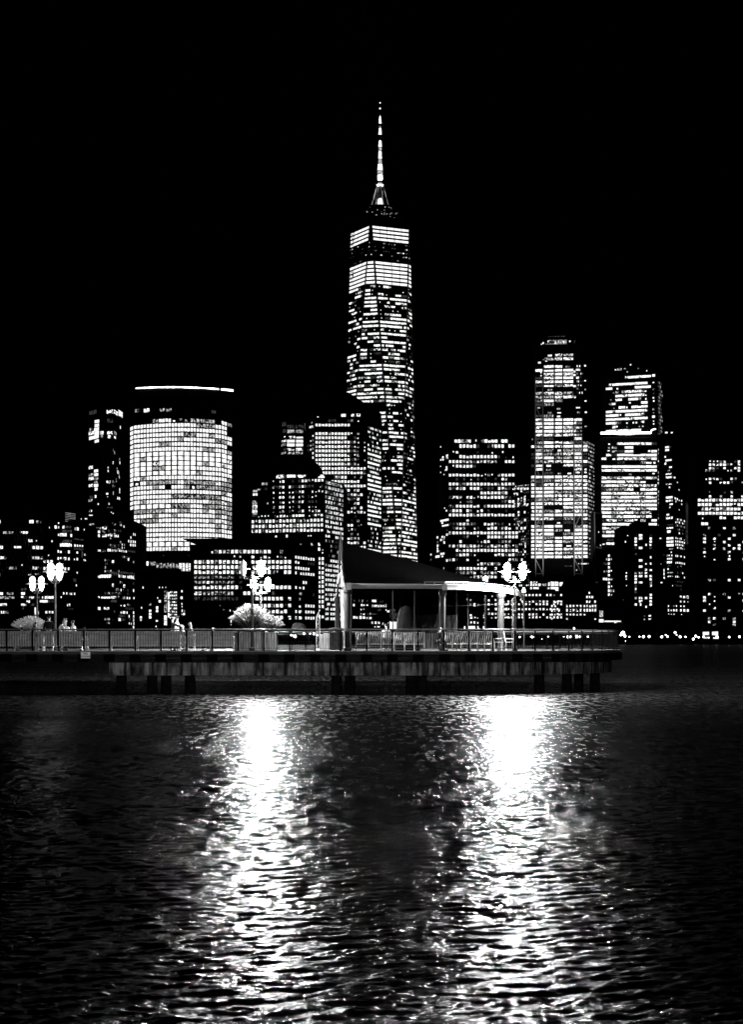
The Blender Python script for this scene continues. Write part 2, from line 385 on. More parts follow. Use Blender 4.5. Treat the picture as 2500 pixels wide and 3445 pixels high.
# --- stepped waterfront block in front of it
b = Bld('apartment_block', 'wide dark apartment block with scattered lit rooms, below the slim tower', [(275, 1400), (392, 1400), (455, 1440)], 1745, 1400, 60)
b.rects(60, 1700, .2552, [(930, 238, 1010, 265, '+', 4), (1030, 290, 1095, 318, '+', 3), (1105, 285, 1168, 318, '%', 3), (915, 335, 960, 365, '+', 2), (960, 335, 1088, 368, '=', 1), (1105, 335, 1145, 360, '+', 2), (950, 385, 1020, 415, '%', 4), (1022, 385, 1080, 418), (1108, 385, 1170, 418, '%', 3), (1180, 380, 1240, 410, '%', 3), (1265, 388, 1320, 420, '%', 3),
 (1265, 242, 1290, 265, '+'), (1330, 215, 1362, 235, '-', 2), (1335, 248, 1365, 272, '+'), (1382, 262, 1398, 292), (910, 583, 1012, 612, '%', 5), (1015, 580, 1088, 610, '#', 3), (1100, 583, 1140, 612, '+', 3), (1178, 575, 1222, 608, '#', 2), (1225, 585, 1312, 612, '+', 6),
 (1320, 590, 1430, 615, '~', 5), (1440, 595, 1540, 620, '-', 5), (1362, 505, 1372, 528), (1388, 508, 1400, 530, '+'), (1362, 545, 1372, 570), (1388, 548, 1400, 572, '+'), (1230, 545, 1305, 565, '-', 6), (1440, 695, 1460, 730), (1235, 725, 1265, 758), (910, 722, 1010, 758, '#', 3), (905, 822, 1008, 852, '#', 4), (855, 828, 898, 850, '~', 5), (910, 872, 1002, 898, '+', 6), (1005, 918, 1090, 955, '#', 3), (1092, 914, 1225, 955, '#', 4), (1195, 875, 1310, 905, '-', 9),
 (1318, 925, 1452, 955, '~', 7), (1455, 930, 1545, 970, '~', 4), (1330, 880, 1540, 905, '-', 12), (890, 1038, 950, 1070, '%', 3), (920, 1040, 1005, 1070, '~', 4), (1238, 1035, 1262, 1075), (1380, 1045, 1408, 1085), (1540, 1055, 1555, 1090), (1290, 1095, 1322, 1125, '+', 3), (1345, 1100, 1358, 1132), (1380, 1105, 1390, 1130, '+'), (1510, 1105, 1525, 1142),
 (800, 1145, 858, 1180, '#', 1), (885, 1148, 934, 1180, '#', 1), (798, 1192, 860, 1235), (862, 1198, 930, 1228, '-', 6), (1005, 1200, 1075, 1228, '%', 3), (1092, 1195, 1222, 1228, '#', 4), (1225, 1200, 1290, 1230, '%', 5), (1372, 1205, 1410, 1235, '+', 2), (1425, 1208, 1442, 1235), (1455, 1210, 1472, 1238), (1515, 1210, 1530, 1235), (1580, 1165, 1600, 1195), (1580, 1212, 1600, 1238),
 (1205, 1250, 1308, 1278, '-', 7), (1345, 1315, 1358, 1328), (1385, 1312, 1408, 1335), (802, 1342, 858, 1380), (862, 1342, 932, 1382), (975, 1342, 1088, 1378, '#', 4), (1130, 1345, 1200, 1376, '%', 4), (802, 1390, 840, 1418, '+'), (885, 1390, 928, 1420, '#'), (650, 1398, 725, 1425, '-', 6), (978, 1398, 990, 1422),
 (1345, 1400, 1358, 1425), (1370, 1396, 1408, 1428), (1422, 1400, 1438, 1428), (1510, 1400, 1525, 1432), (1540, 1400, 1552, 1432), (885, 1442, 930, 1474), (665, 1445, 715, 1472), (722, 1445, 752, 1474), (755, 1450, 778, 1472, '+', 2), (795, 1485, 855, 1530), (862, 1490, 895, 1522, '~', 3), (670, 1490, 712, 1524),
 (1315, 1445, 1408, 1472, '-', 5), (1452, 1445, 1465, 1478), (1512, 1448, 1526, 1480), (1540, 1450, 1553, 1480), (1575, 1455, 1600, 1485), (1315, 1488, 1350, 1525), (1360, 1492, 1405, 1522, '-', 3), (1510, 1492, 1524, 1530), (1540, 1495, 1553, 1528), (1585, 1495, 1600, 1530), (1515, 1540, 1528, 1575), (1540, 1545, 1553, 1578), (1508, 1590, 1525, 1625), (1538, 1590, 1553, 1625), (1565, 1590, 1598, 1610),
 (1455, 1542, 1465, 1570), (1480, 1548, 1490, 1572), (1475, 410, 1488, 440), (1446, 455, 1458, 490), (1474, 458, 1488, 494), (1505, 462, 1518, 494), (1530, 468, 1545, 498), (1470, 505, 1488, 540), (1502, 510, 1518, 540), (1528, 512, 1545, 542), (1510, 368, 1520, 400), (1530, 370, 1542, 400), (1150, 600, 1155, 606), (935, 60, 988, 85, '~', 4), (935, 125, 985, 138, '~', 4), (878, 168, 912, 186, '~', 3), (828, 172, 836, 186)])
b.rnd(350, 450, rg(1760, 12.4, 28), 16, .22, mix='--+-', hh=7)
b.done()
# --- buildings at the far left
b = Bld('finned_building', 'office block with pale vertical fins over its windows', [(-30, 1350), (146, 1350)], 1742, 1350, 60)
b.rects(60, 1700, .2552, [(143, 193, 207, 238), (238, 200, 272, 236, '+', 2), (293, 202, 307, 236, '+'), (35, 345, 130, 362, '%', 3), (60, 345, 128, 375, '#', 4), (133, 442, 192, 485, '#', 2), (232, 455, 246, 475), (188, 535, 228, 578), (236, 535, 280, 578), (293, 540, 328, 578, '#', 2), (-60, 540, 45, 565), (190, 675, 230, 708, '~', 3), (238, 675, 280, 710), (292, 680, 328, 710, '%', 2), (190, 808, 250, 845, '~', 4), (252, 810, 280, 840, '+'), (290, 815, 325, 840, '-', 3), (133, 895, 175, 922, '%', 3), (225, 895, 270, 915, '+', 3), (35, 780, 60, 795),
  (-300, 195, -230, 236), (-200, 345, -60, 375, '+', 5), (-330, 535, -200, 575, '#', 4), (-300, 675, -150, 708, '%', 5), (-120, 810, -20, 845, '+', 4), (-340, 900, -240, 930, '#', 3)])
b.done()
mb = MB(); Y = 1348
for j in range(7):
    ya = 1775+j*23; off = 0 if j % 2 else 5
    for px in list(range(-30, 146, 10)):
        if R.random() < .85:
            p = px+off+R.uniform(-1.5, 1.5); z1 = Zy(ya, Y); z0 = Zy(ya+22.4, Y); mb.box((X(p, Y), Y-.5, (z0+z1)/2), (.34, .5, z1-z0))
b.add('fin', mb, mat('pale_fin', .5, .6)).__setitem__('kind', 'stuff')
b = Bld('office_block', 'dark mid-rise with a slanted louvre on its roof and scattered lit offices', [(148, 1330), (245, 1330), (290, 1350)], 1760, 1330, 55)
b.rects(60, 1700, .2552, [(525, 225, 543, 245), (478, 268, 515, 306), (530, 275, 540, 305), (582, 268, 612, 305), (615, 272, 705, 300, '-', 6), (580, 325, 705, 358, '-', 8), (524, 365, 545, 402), (553, 368, 640, 408, '#', 4), (688, 380, 712, 415), (580, 455, 705, 485, '-', 8), (550, 500, 688, 545, '#', 5), (690, 510, 706, 545), (519, 590, 538, 625), (548, 590, 575, 628), (610, 600, 632, 628, '+'), (656, 595, 682, 632), (519, 684, 536, 718), (547, 680, 577, 720), (600, 685, 635, 722, '%', 2), (656, 690, 680, 725), (732, 515, 755, 545, '#'), (765, 518, 785, 545), (797, 522, 820, 548), (832, 525, 852, 550), (765, 290, 795, 332), (740, 292, 752, 330, '+'), (860, 310, 870, 335), (762, 610, 785, 635), (762, 695, 785, 725), (730, 695, 742, 722), (720, 440, 855, 458, '-', 5), (730, 565, 855, 590, '-', 6), (830, 610, 852, 690, '-', 1), (408, 283, 416, 305), (438, 463, 454, 486), (394, 652, 410, 668), (333, 725, 360, 755, '%', 2), (380, 722, 408, 757), (422, 725, 458, 755), (333, 815, 360, 850, '#'), (375, 812, 410, 852), (545, 770, 600, 800, '%', 3), (600, 820, 632, 855, '%'), (655, 820, 678, 852), (765, 878, 780, 898), (720, 965, 757, 1010, '-', 3), (755, 1042, 768, 1075), (656, 1090, 725, 1130, '#', 4), (355, 1090, 412, 1130, '#', 3), (868, 640, 900, 665, '~', 3), (856, 712, 898, 735, '~', 5)])
mb = MB()
for i in range(6): 
    a = P(219, 1725+i*5.6, 1345); c = P(252, 1729.5+i*5.6, 1360); mb.tube([a, c], .32, 4)
b.add('roof_louvre', mb, emit('louvre_light', .12, .3, .2))
b.done()
b = Bld('low_office', 'low wide office with banded windows at the left edge of the shore', [(-40, 1290), (180, 1290), (250, 1310)], 1972, 1290, 45)
b.rects(60, 1700, .2552, [(36, 1148, 92, 1180), (36, 1195, 70, 1220), (75, 1200, 140, 1230, '-', 5), (145, 1200, 210, 1232, '%', 5), (215, 1200, 285, 1232, '-', 5), (315, 1195, 328, 1228), (350, 1198, 468, 1230, '#', 5), (110, 1250, 155, 1285, '%', 4), (284, 1250, 345, 1280, '#', 3), (345, 1250, 388, 1282, '#', 2), (390, 1255, 462, 1280, '-', 4), (36, 1295, 88, 1325), (88, 1300, 105, 1325, '+'), (165, 1295, 210, 1325, '-', 3), (215, 1352, 242, 1448, '#'), (260, 1354, 272, 1448, '+'), (344, 1395, 400, 1426, '~', 4), (402, 1395, 466, 1425, '~', 3), (60, 1345, 80, 1370, '+'), (36, 1090, 110, 1120, '-', 5), (160, 1088, 185, 1125), (190, 1090, 260, 1125, '+', 4), (555, 1200, 568, 1222), (585, 1150, 770, 1178, '~', 9), (640, 1295, 680, 1330, '%', 3), (650, 1360, 720, 1372, '-', 5), (595, 1490, 640, 1520, '+'),
   (-330, 1148, -200, 1180, '#', 5), (-300, 1200, -50, 1232, '+', 12), (-280, 1295, -150, 1325, '%', 6), (-310, 1395, -100, 1425, '~', 8), (-150, 1148, -60, 1178, '+', 4)])
b.done()
# --- low block with the tall glazed atrium
b = Bld('atrium_building', 'dark low building with a tall glowing glazed stair atrium', [(452, 1320), (650, 1320)], 1925, 1320, 50)
zo = dict(ox=500, oy=1970, sc=.13366)
b.rects(500, 1970, .13366, [(385, 125, 470, 345, '+'), (385, 362, 465, 668, '+'), (380, 690, 460, 990, '#'), (478, 125, 520, 345, '#'), (478, 365, 520, 668, '#'), (478, 690, 520, 800, '#')]+
   [(525+i*48, y, 565+i*48, y+38, '%') for i in range(4) for y in (150, 230, 310, 395, 475, 555, 635, 715, 790)]+
   [(525, y, 712, y+22, '-') for y in (192, 272, 437, 517, 597)]+
   [(256, 30, 275, 65), (335, 30, 352, 65), (418, 30, 433, 62), (213, 292, 233, 333), (245, 366, 306, 424), (178, 524, 240, 584), (176, 608, 238, 670), (5, 450, 60, 498, '+'), (3, 610, 68, 666), (2, 690, 68, 748), (0, 768, 68, 830), (175, 850, 235, 908), (815, 118, 852, 172), (795, 278, 853, 340), (818, 442, 848, 488), (828, 518, 845, 548), (826, 602, 852, 664), (860, 612, 912, 654, '+'), (820, 682, 845, 735), (856, 686, 912, 744), (168, 1012, 196, 1048), (1058, 195, 1076, 235)])
b.rects(60, 1700, .2552, [(1640, 1070, 1655, 1098), (1620, 1340, 1636, 1362), (1605, 1465, 1634, 1492), (1605, 1505, 1634, 1528)])
b.done()
# --- stone office with square windows (front row, centre left)
b = Bld('stone_office', 'low broad stone office with a regular grid of square lit windows behind the grass planter', [(640, 1300), (985, 1300), (1060, 1345)], 1832, 1300, 70, m='facade2')
C24 = [(1856, "....o+#++##+####+##..+.."), (1874, "...........o..#.o#o.o-o."), (1890.5, "##+##+#%#%##..#####%####"), (1908, "###########+..###+######"), (1925, "####%#####+#..#+###+o.##"),
       (1942, "++++++++++.-+..........."), (1959, "+++%++++++.-..o.+oo....."), (1976, "###########-..##########"), (1996, "%%+%+%++++..####+..-...."), (2014, "-----+-----...o#######.#"),
       (2037.6, "............-######%##o#"), (2057, "............+#####+####."), (2078, "............o+####%###.#")]
for y, t in C24: b.grid(651, 651+24*13.75, [y], [t], .74, 11 if y not in (1942, 1959, 1874) else 8)
wing = [(1874, "########"), (1890.5, "##...---"), (1910, "######.."), (1927, "#.######"), (1957, "...##..."), (1976, "#..#...."), (2036, "....####"), (2057, "#.+.#%##"), (2078, "#.#.####"), (1996, "..+....-")]
for y, t in wing: b.grid(990, 1058, [y], [t], .62, 9)
b.rects(700, 1850, .3949, [(218, 45, 230, 60), (770, 470, 786, 490), (768, 515, 786, 540), (770, 568, 788, 592), (772, 312, 787, 332), (772, 365, 786, 382, '+'), (770, 410, 785, 430, '+'),
  (190, 200+400, 200, 640), (183, 510, 190, 525), (98, 470, 102, 476), (130, 508, 134, 512)])
b.done()
pyramid(b, 668, 985, 1832, 720, 1806, 1302, 'darkroof', 66, flat=.75)
# --- stone office with a dome
b = Bld('domed_office', 'stone office with dark dome and banded lit top before the pyramid tower', [(843, 1420), (1090, 1400), (1158, 1445)], 1612, 1400, 70, m='facade2')
rows8 = [1621.6, 1640.5, 1658, 1675, 1691.5, 1708, 1722.5]
s8 = ["..o.o#..-.-##+o##%", "..+-+#.#--+#+--..-", "..o.o#.oo-%#..oooo", "..o.##.+%.o+.-oo..", "..o.o#.oo-+#.---..", "..+.##.oo.+..ooo..", "..o.o+.-o.+#.oo##."]
for y, t in zip(rows8, s8): b.grid(893, 1090, [y], [t], .68, 8)
b.rects(820, 1350, .2425, [(445, 1022, 560, 1068, '%', 1), (565, 1030, 585, 1058, '+'), (592, 1018, 728, 1058, '#', 1), (735, 1020, 870, 1058, '%', 1), (1030, 1020, 1130, 1062, '%'), (120, 1230, 190, 1262, '+', 2), (125, 1270, 192, 1308, '#', 2), (250, 1130, 330, 1160, '+', 4), (285, 1200, 330, 1232, '-', 4), (190, 1215, 240, 1235, '+', 2),
   (118, 1378, 170, 1405, '+', 3), (120, 1408, 185, 1440, '+', 3), (120, 1442, 188, 1475, '%', 3), (120, 1478, 188, 1510, '+', 3), (120, 1512, 188, 1545, '%', 3), (118, 1550, 185, 1575, '+', 3), (118, 1578, 180, 1605, '-', 3), (320, 1405, 345, 1430, '+'), (260, 1130, 268, 1165), (1060, 1185, 1070, 1195),
   (435, 1865, 462, 1888), (890, 1860, 905, 1875), (925, 1858, 940, 1875), (655, 1972, 668, 2020), (780, 1978, 808, 2008, '+'), (585, 1850, 612, 1890)])
b.grid(845, 1088, [1738.5], ["..oooo.-o##o-##==.oo%o#"], .75, 7)
b.grid(845, 1089, [1755], ["#o#+###o#%###+o+o####"], .68, 9.5)
b.grid(845, 1089, [1771.6], ["#%##+####%##+########"], .7, 10)
b.grid(845, 1089, [1787.6], ["###+#%##+####+#######"], .68, 10)
rr = [1833, 1849, 1864, 1881, 1896, 1911.5, 1928, 1944, 1958, 1973.5, 1991, 2009, 2025, 2041, 2057, 2075]
ss = ["....+.%.", "..-.#.#o", "....##.o", "...o####", "...%+###", "..-o####", "..######", "..######", ".o######", "....####", "....####", "....####", "....####", "....##%#", "....###.", "....#.##"]
for y, t in zip(rr, ss): b.grid(996, 1092, [y], [t], .66, 9.5)
for i, y in enumerate(rg(1622, 16.4, 29)):
    if i < 8: t = ''.join(R.choice('%%+#+-') for _ in range(13))
    elif i < 12: t = ''.join(R.choice('####.') for _ in range(11))
    elif i in (12, 13, 14, 15): t = ''.join(R.choice('...-+') for _ in range(11))
    elif i == 13: t = '.....#######'
    elif i < 24: t = ''.join(R.choice('#####+') for _ in range(11)) if i not in (16,) else '...########'
    else: t = R.choice(['.##.###....', '##.####..##', '##.###.....'])
    b.grid(1093, 1154, [y], [t], .62, 8.5 if i > 7 else 9.5)
b.done()
# dome over the office
mb = MB(); Yd = 1430; prof = []
for i in range(9):
    a = i/8*math.pi/2; prof.append((19*math.cos(a)+.3, 17*math.sin(a)))
mb.lathe((X(1005, Yd), Yd, Zy(1612, Yd)), prof, 24); b.add('dome', mb, M['darkroof'])
# --- taller tower with a pyramid roof
b = Bld('pyramid_tower', 'tall office tower with dark pyramid roof, overlapping the left foot of the spired skyscraper', [(1028, 1520), (1058, 1500), (1233, 1500), (1284, 1537)], 1392, 1500, 60, m='facade2')
rw = [1415, 1430, 1459] + rg(1473, 14.72, 32)
S9 = ["....-.....-+.o..", "###########.....o"[:16], "###########o.+..", "##########..-o..", "###########-+o.o", "###########-o+.o", "###########-+o.o", "##########%-o+..", "###########-+o.o", "###########-+o..", "################",
      "##########%####+", "+##...%+##..o.+.", "##############..", "###############%", "###########.+#..", "##########-+#+#.", "########+#+-+#..", "##########o.+#..", "########.#.o+.#.", "#####+###.#oo+#o", "######...o..-...", "#######.-o.-.+..", "########++##.oo.", "#######-+%+o-...", "######.+-o.+.o..", "########-%#+++..", "#######+#%###+.#", "################", "################", "####", "####", "####", "####", "####"]
for y, t in zip(rw, S9):
    if len(t) < 10: continue
    b.grid(1060, 1232, [y], [t], .76, 8)
b.rects(820, 1350, .2425, [(1350, 175, 1418, 213), (1490, 178, 1532, 208, '%'), (1018, 210, 1042, 224), (1205, 250, 1280, 282, '-', 3), (940, 285, 958, 305, '+'), (915, 340, 958, 372, '%', 2)])
b.rects(1100, 1000, .397, [(120, 990, 160, 1012, '#', 2), (205, 990, 232, 1010), (250, 988, 284, 1010)])
for i, y in enumerate(rg(1437, 14.72, 31)):
    k = '=' if R.random() < .45 else '~'
    t = ''.join(k if R.random() < .93 else '-' for _ in range(9)) if i not in (3, 24, 25) else '..-+..%..'
    b.grid(1236, 1281, [y], [t], .8, 7)
for i, y in enumerate(rg(1440, 14.72, 14)): b.grid(1034, 1058, [y+2], [R.choice(['.+o', '.o+', '..#', '-o+', '...'])], .6, 7)
b.done()
pyramid(b, 1031, 1284, 1392, 1155, 1305, 1500, 'darkroof', 58, flat=.12)
# --- small lit block between
b = Bld('glass_office', 'small glass office with softly lit crown and four bright floors behind the dome', [(947, 1600), (963, 1590), (1030, 1590)], 1412, 1590, 40)
b.rects(820, 1350, .2425, [(535, 290, 590, 345, '-', 2), (545, 385, 590, 435, '-', 2), (598, 330, 712, 378, '-', 7), (722, 330, 825, 378, '-', 7), (598, 395, 712, 440, '*', 1), (722, 395, 825, 440, '*', 1), (840, 300, 872, 412, '-', 2), (555, 485, 590, 505, 'o'), (620, 483, 712, 515, '%', 2), (722, 483, 828, 515, '#', 1),
  (530, 538, 590, 568, '%', 2), (595, 535, 713, 570, '=', 1), (720, 535, 828, 570, '=', 1), (525, 588, 588, 622, '+', 3), (593, 585, 713, 625, '=', 1), (720, 588, 828, 625, '=', 1), (555, 655, 590, 678, '-', 2), (598, 652, 708, 682, '%', 1), (718, 650, 822, 682, '%', 1), (525, 705, 588, 732, '+', 3), (597, 700, 710, 735, '+', 1), (718, 700, 822, 735, '+', 1)])
b.done()
# --- dark block behind, left of the domed office
b = Bld('unlit_tower', 'unlit tower standing dark between the curved office and the domed office', [(868, 1620), (945, 1620)], 1532, 1620, 40); b.done()

# ------------------------------------------------------------------ the spired skyscraper
def tower():
    Y0 = 1900; cx = X(1279, Y0); z1 = Zy(757, Y0); zb = 57; gz = 2.0
    root = empty('skyscraper', (cx, Y0, gz), 'tallest glass skyscraper, tapering, with lit bands near its top and a glowing spire', 'skyscraper')
    top = [Vector((31*math.cos(math.radians(a)), 31*math.sin(math.radians(a)), z1-gz)) for a in (-108, -18, 72, 162)]
    bot = [Vector((43.1*math.cos(math.radians(a)), 43.1*math.sin(math.radians(a)), zb-gz)) for a in (-153, -63, 27, 117)]
    gr = [Vector((v.x, v.y, 0)) for v in bot]
    vs = top+bot+gr; f = [(0, 3, 2, 1)[::-1]]
    for i in range(4):
        j = (i+1) % 4
        f.append((4+i, 4+j, i)); f.append((i, 4+j, j)); f.append((8+i, 8+j, 4+j, 4+i))
    o = mesh_obj('wall', vs, f, mat('curtain_wall', .006, .4, spec=0), root)
    mb = MB(); wins = []
    # bright steel corner lines
    for a, c in ((top[0], bot[1]), (bot[1], top[1]), (top[1], bot[2]), (top[0], bot[0]), (bot[1], gr[1]), (bot[2], gr[2])):
        d = Vector((0, -.3, 0)); mb.tube([a+d, c+d], .35, 4)
    o2 = mb.build('corner_edge', M['steel'], root)
    def edge(p, q, z): return p+(q-p)*((z-p.z)/(q.z-p.z))
    facets = []  # functions of z: left and right point
    facets.append(('L', lambda z: edge(top[3], bot[0], z), lambda z: edge(top[0], bot[0], z)))      # down-pointing, left
    facets.append(('M', lambda z: edge(top[0], bot[0], z), lambda z: edge(top[0], bot[1], z)))      # up-pointing, front left
    facets.append(('R', lambda z: edge(top[0], bot[1], z), lambda z: edge(top[1], bot[1], z)))      # down-pointing, front right
    facets.append(('S', lambda z: edge(top[1], bot[1], z), lambda z: edge(top[1], bot[2], z)))      # up-pointing, right side
    def put(a, c, z0, z1_, k):
        n = Vector(((c-a).y, -(c-a).x, 0)).normalized()*.5
        if n.y > 0: n = -n
        wins.append(([Vector((a.x, a.y, z0))+n, Vector((c.x, c.y, z0))+n, Vector((c.x, c.y, z1_))+n, Vector((a.x, a.y, z1_))+n], ek.index(k)))
    full = {1003: 'MR', 1103: 'LMR', 1127: 'MR', 1153: 'R', 1057: 'M', 1085: 'MR', 1027: 'M', 1224: 'MRS', 1458: 'MR', 1472: 'R', 1499: 'MR', 1582: 'MR', 1638: 'MR', 1680: 'MRS', 1694: 'MR'}
    y = 757+6
    k = 0
    while y < 1980:
        zc = Zy(y, Y0-30)-gz; hz = 1.27
        for nm, fl, fr in facets:
            zz = min(zc, top[0].z-.01)
            if zc > top[0].z-1 or zc < 3: continue
            if zc < bot[0].z:
                if nm in 'MS':
                    a, c = (bot[0], bot[1]) if nm == 'M' else (bot[1], bot[2])
                else: continue
            else: a, c = fl(zz), fr(zz)
            L_ = (c-a).length
            if L_ < 2: continue
            cor = .9 if nm in 'LR' else .5
            if L_ < 2*cor+1: continue
            u0 = cor/L_; u1 = 1-u0
            # columns fixed in the plane of the facet
            nb = max(1, round(L_*(u1-u0)/(8.6 if (y < 812 or 870 < y < 962) else 6.5)))
            if y < 812:                                  # top lit band
                if nm in 'LR':
                    for i in range(nb):
                        ua = u0+(u1-u0)*(i+.03)/nb; ub = u0+(u1-u0)*(i+.97)/nb; put(a.lerp(c, ua), a.lerp(c, ub), zc-hz*.85, zc+hz*.85, '=' if nm == 'R' or i else '%')
                continue
            if y < 874:
                for i in range(nb*2):
                    if R.random() < (.22 if nm != 'R' or i < nb else .4):
                        ua = u0+(u1-u0)*(i+.1)/nb/2; ub = u0+(u1-u0)*(i+R.uniform(.3, .9))/nb/2; put(a.lerp(c, ua), a.lerp(c, ub), zc-hz*.3, zc+hz*.5, R.choice('-+%-'))
                continue
            if y < 957:
                for i in range(nb):
                    ua = u0+(u1-u0)*(i+.03)/nb; ub = u0+(u1-u0)*(i+.97)/nb; put(a.lerp(c, ua), a.lerp(c, ub), zc-hz*.9, zc+hz*.9, '=' if nm in 'RM' else '%' if R.random() < .3 else '=')
                continue
            key = min(full, key=lambda q: abs(q-y)); isf = abs(key-y) < 7 and nm in full[key]
            if y < 1240: p = .62 if nm != 'L' else .35
            elif y < 1360: p = .93 if not (nm == 'R' and y < 1275) else .6
            elif y < 1420: p = .55
            elif y < 1640: p = .52
            elif y < 1760: p = .68
            else: p = .93
            if nm == 'S': p = p*.62 if y < 1700 else .92
            if 975 < y < 1000 or 1368 < y < 1378 or 1560 < y < 1572 : p *= .6
            rowm = R.choice([.55, .8, 1, 1.15]) if not isf else 2
            for i in range(nb):
                if R.random() > p*rowm+(.1 if isf else 0): 
                    if R.random() < .35: 
                        ua = u0+(u1-u0)*(i+R.uniform(.1, .5))/nb; put(a.lerp(c, ua), a.lerp(c, ua+.12/nb), zc-hz*.4, zc+hz*.3, '#')
                    continue
                ua = u0+(u1-u0)*(i+.02)/nb; ub = u0+(u1-u0)*(i+.98)/nb
                kk = '#' if (isf or R.random() < .5) else R.choice('%%+%-')
                if y > 1780: kk = R.choice('##%#')
                n3 = 1 if kk in '#=' and R.random() < .6 else R.choice([2, 3])
                for q in range(n3):
                    if n3 > 1 and R.random() < .09: continue
                    va = ua+(ub-ua)*(q+.02)/n3; vb = ua+(ub-ua)*(q+.98)/n3
                    lo = R.choice([.8, .7, .5]); put(a.lerp(c, va), a.lerp(c, vb), zc-hz*lo, zc+hz*.85, kk)
        y += 13.35; k += 1
    wins.sort(key=lambda q: -((q[0][1]-q[0][0]).length*(q[0][3]-q[0][0]).length*(1 if abs(q[0][0].x-q[0][1].x) > 3 else .5)))
    for q, kx in wins[:100]:
        c = (q[0]+q[2])/2; o = mesh_obj('window', [p-c for p in q], [(0, 1, 2, 3)], em_list[kx], root); o.location = c
    mb = MB()
    for q, kx in wins[100:]: mb.add(q, [(0, 1, 2, 3)], kx)
    o = mb.build('window', em_list, root); o['kind'] = 'stuff'
    # roof ring and spire
    zt = top[0].z; mb = MB(); mb.lathe((0, 0, zt), [(26, 0), (26, 2.5), (9, 3), (9, 4)], 24)
    rz = Zy(702, Y0)-gz
    mb.lathe((0, 0, zt+3), [(17, 0), (19, rz-zt-8), (19.4, rz-zt-3)], 24); mb.build('roof', M['roofm'], root)
    mb = MB()
    for i in range(26): 
        a = R.uniform(-2.6, -.5); mb.box((19.6*math.cos(a), 19.6*math.sin(a), R.uniform(zt+4, rz-1)), (.9, .5, .7), a+math.pi/2)
    mb.build('roof_equipment_light', E['+'], root)
    def z(y): return Zy(y, Y0)-gz
    spire = MB(); lit = emit('spire_light', 1.5, 3.5, .3); grey = emit('spire_glow', .05, .9, .8, a=.35, b=.65)
    core = [(2.1, z(702)), (2.1, z(625)), (1.6, z(560)), (1.2, z(500)), (.8, z(430)), (.35, z(380)), (.2, z(346))]
    mb = MB(); mb.lathe((0, 0, 0), core, 8); mast = mb.build('spire', M['steel'], root)
    mb = MB()
    px = .3
    for (ya, yb, ra, rb) in ((382, 415, .5, 4.2), (432, 452.5, 3.2, 5), (470, 492.5, 3, 5.3), (511, 533, 4.4, 5.2), (553.5, 572, 6.5, 8.4), (590, 603, 8.2, 8.6), (603, 611, 8.2, 5.2), (628, 650, 4.4, 4.8), (650, 681, 4.8, 8)):
        mb.lathe((0, 0, 0), [(rb*px, z(yb)), (ra*px, z(ya))], 10)
    for i in range(5):
        a = -math.pi/2+(i-2)*.62; mb.tube([(8*px*math.cos(a), 8*px*math.sin(a), z(701)), (8*px*math.cos(a), 8*px*math.sin(a), z(680))], .42, 4)
    mb.lathe((0, 0, 0), [(9*px, z(627)), (12.5*px, z(622))], 12)
    mb.build('lit_section', lit, mast)
    mb = MB()
    for (ya, yb, ra, rb) in ((424, 432, 2.4, 3.2), (460, 470, 2.4, 3), (494, 511, 5, 4.4), (536, 553, 5, 6), (572, 590, 8.4, 8.3), (612, 621, 5, 9)): mb.lathe((0, 0, 0), [(rb*px, z(yb)), (ra*px, z(ya))], 10)
    mb.build('lattice_section', grey, mast)
    mb = MB()
    for yb in (377, 417, 455, 495, 535): mb.lathe((0, 0, 0), [(7.5*px, z(yb+1)), (7.5*px, z(yb-.5))], 12)
    mb.build('maintenance_ring', M['facade'], mast)
    for yy, r in ((346, 2.4), (365, 3.3)):
        mb = MB(); mb.lathe((0, 0, 0), [(.05, z(yy+r)), (r*px*.8, z(yy+r*.6)), (r*px, z(yy)), (r*px*.8, z(yy-r*.6)), (.05, z(yy-r))], 8)
        mb.build('beacon', E['='], mast)
    cab = emit('cable_light', .1, .7, .12, a=.45, b=.6)
    for i in range(8):
        a = i/8*6.283+.3; mb = MB(); mb.tube([(10*math.cos(a)*1.0, 10*math.sin(a), z(702)), (3.4*math.cos(a), 3.4*math.sin(a), z(625))], .16, 4); mb.build('stay_cable', cab, mast)
tower()

# --- stepped office with many window rows, right of the skyscraper
b = Bld('terraced_office', 'broad office tower with rounded rows of square windows, right of the spired skyscraper', [(1466, 1512), (1510, 1480), (1745, 1480)], 1772, 1480, 60, m='facade2')
b.tier([(1482, 1506), (1510, 1480), (1730, 1480)], 1500, 1480, 50)
b.tier([(1511, 1480.2), (1712, 1480.2)], 1474, 1480, 30)
st = {1536.4: "...#####%#####-.o.o.", 1553: "###%+%++#+%+%+..###.", 1568.5: ".o##%##-............", 1598.3: "#########oo+o.+#####"[:19]+".", 1612: "..-.-.o.-.-..-.%+...", 1628.5: "###++#########+####.", 1643.5: "+-%+%.###o---.##+-o.", 1658.2: ".........########...", 1673.3: "-#%+.%#oo##%####+-..",
      1687.6: "...o.++........-+##.", 1703: "++#######.+########-", 1718.4: "-###.#+.o#.-....-...", 1732.7: "#######+###########.", 1749.5: ".....#..............", 1763: "--+#%++-..###o--.o..", 1777: ".-+#+..o-..###-+##.+", 1792.8: "####################", 1806.5: "....-+..o..####+####", 1822: "...#....-o##..-+++..",
      1837: "+#+##+##+o-+#%+o#+o+", 1851.8: "..###############+##"[:20], 1866.5: "..-###-o.....###+##-", 1883: "+#-..#..o........#++", 1897: "........o#++#++.o+..", 1912.6: "..+#####%#%..%..+.+.", 1927: "..-++++%.+++%+.#.+.+", 1941: "......o+%%%%%%.%.%%."}
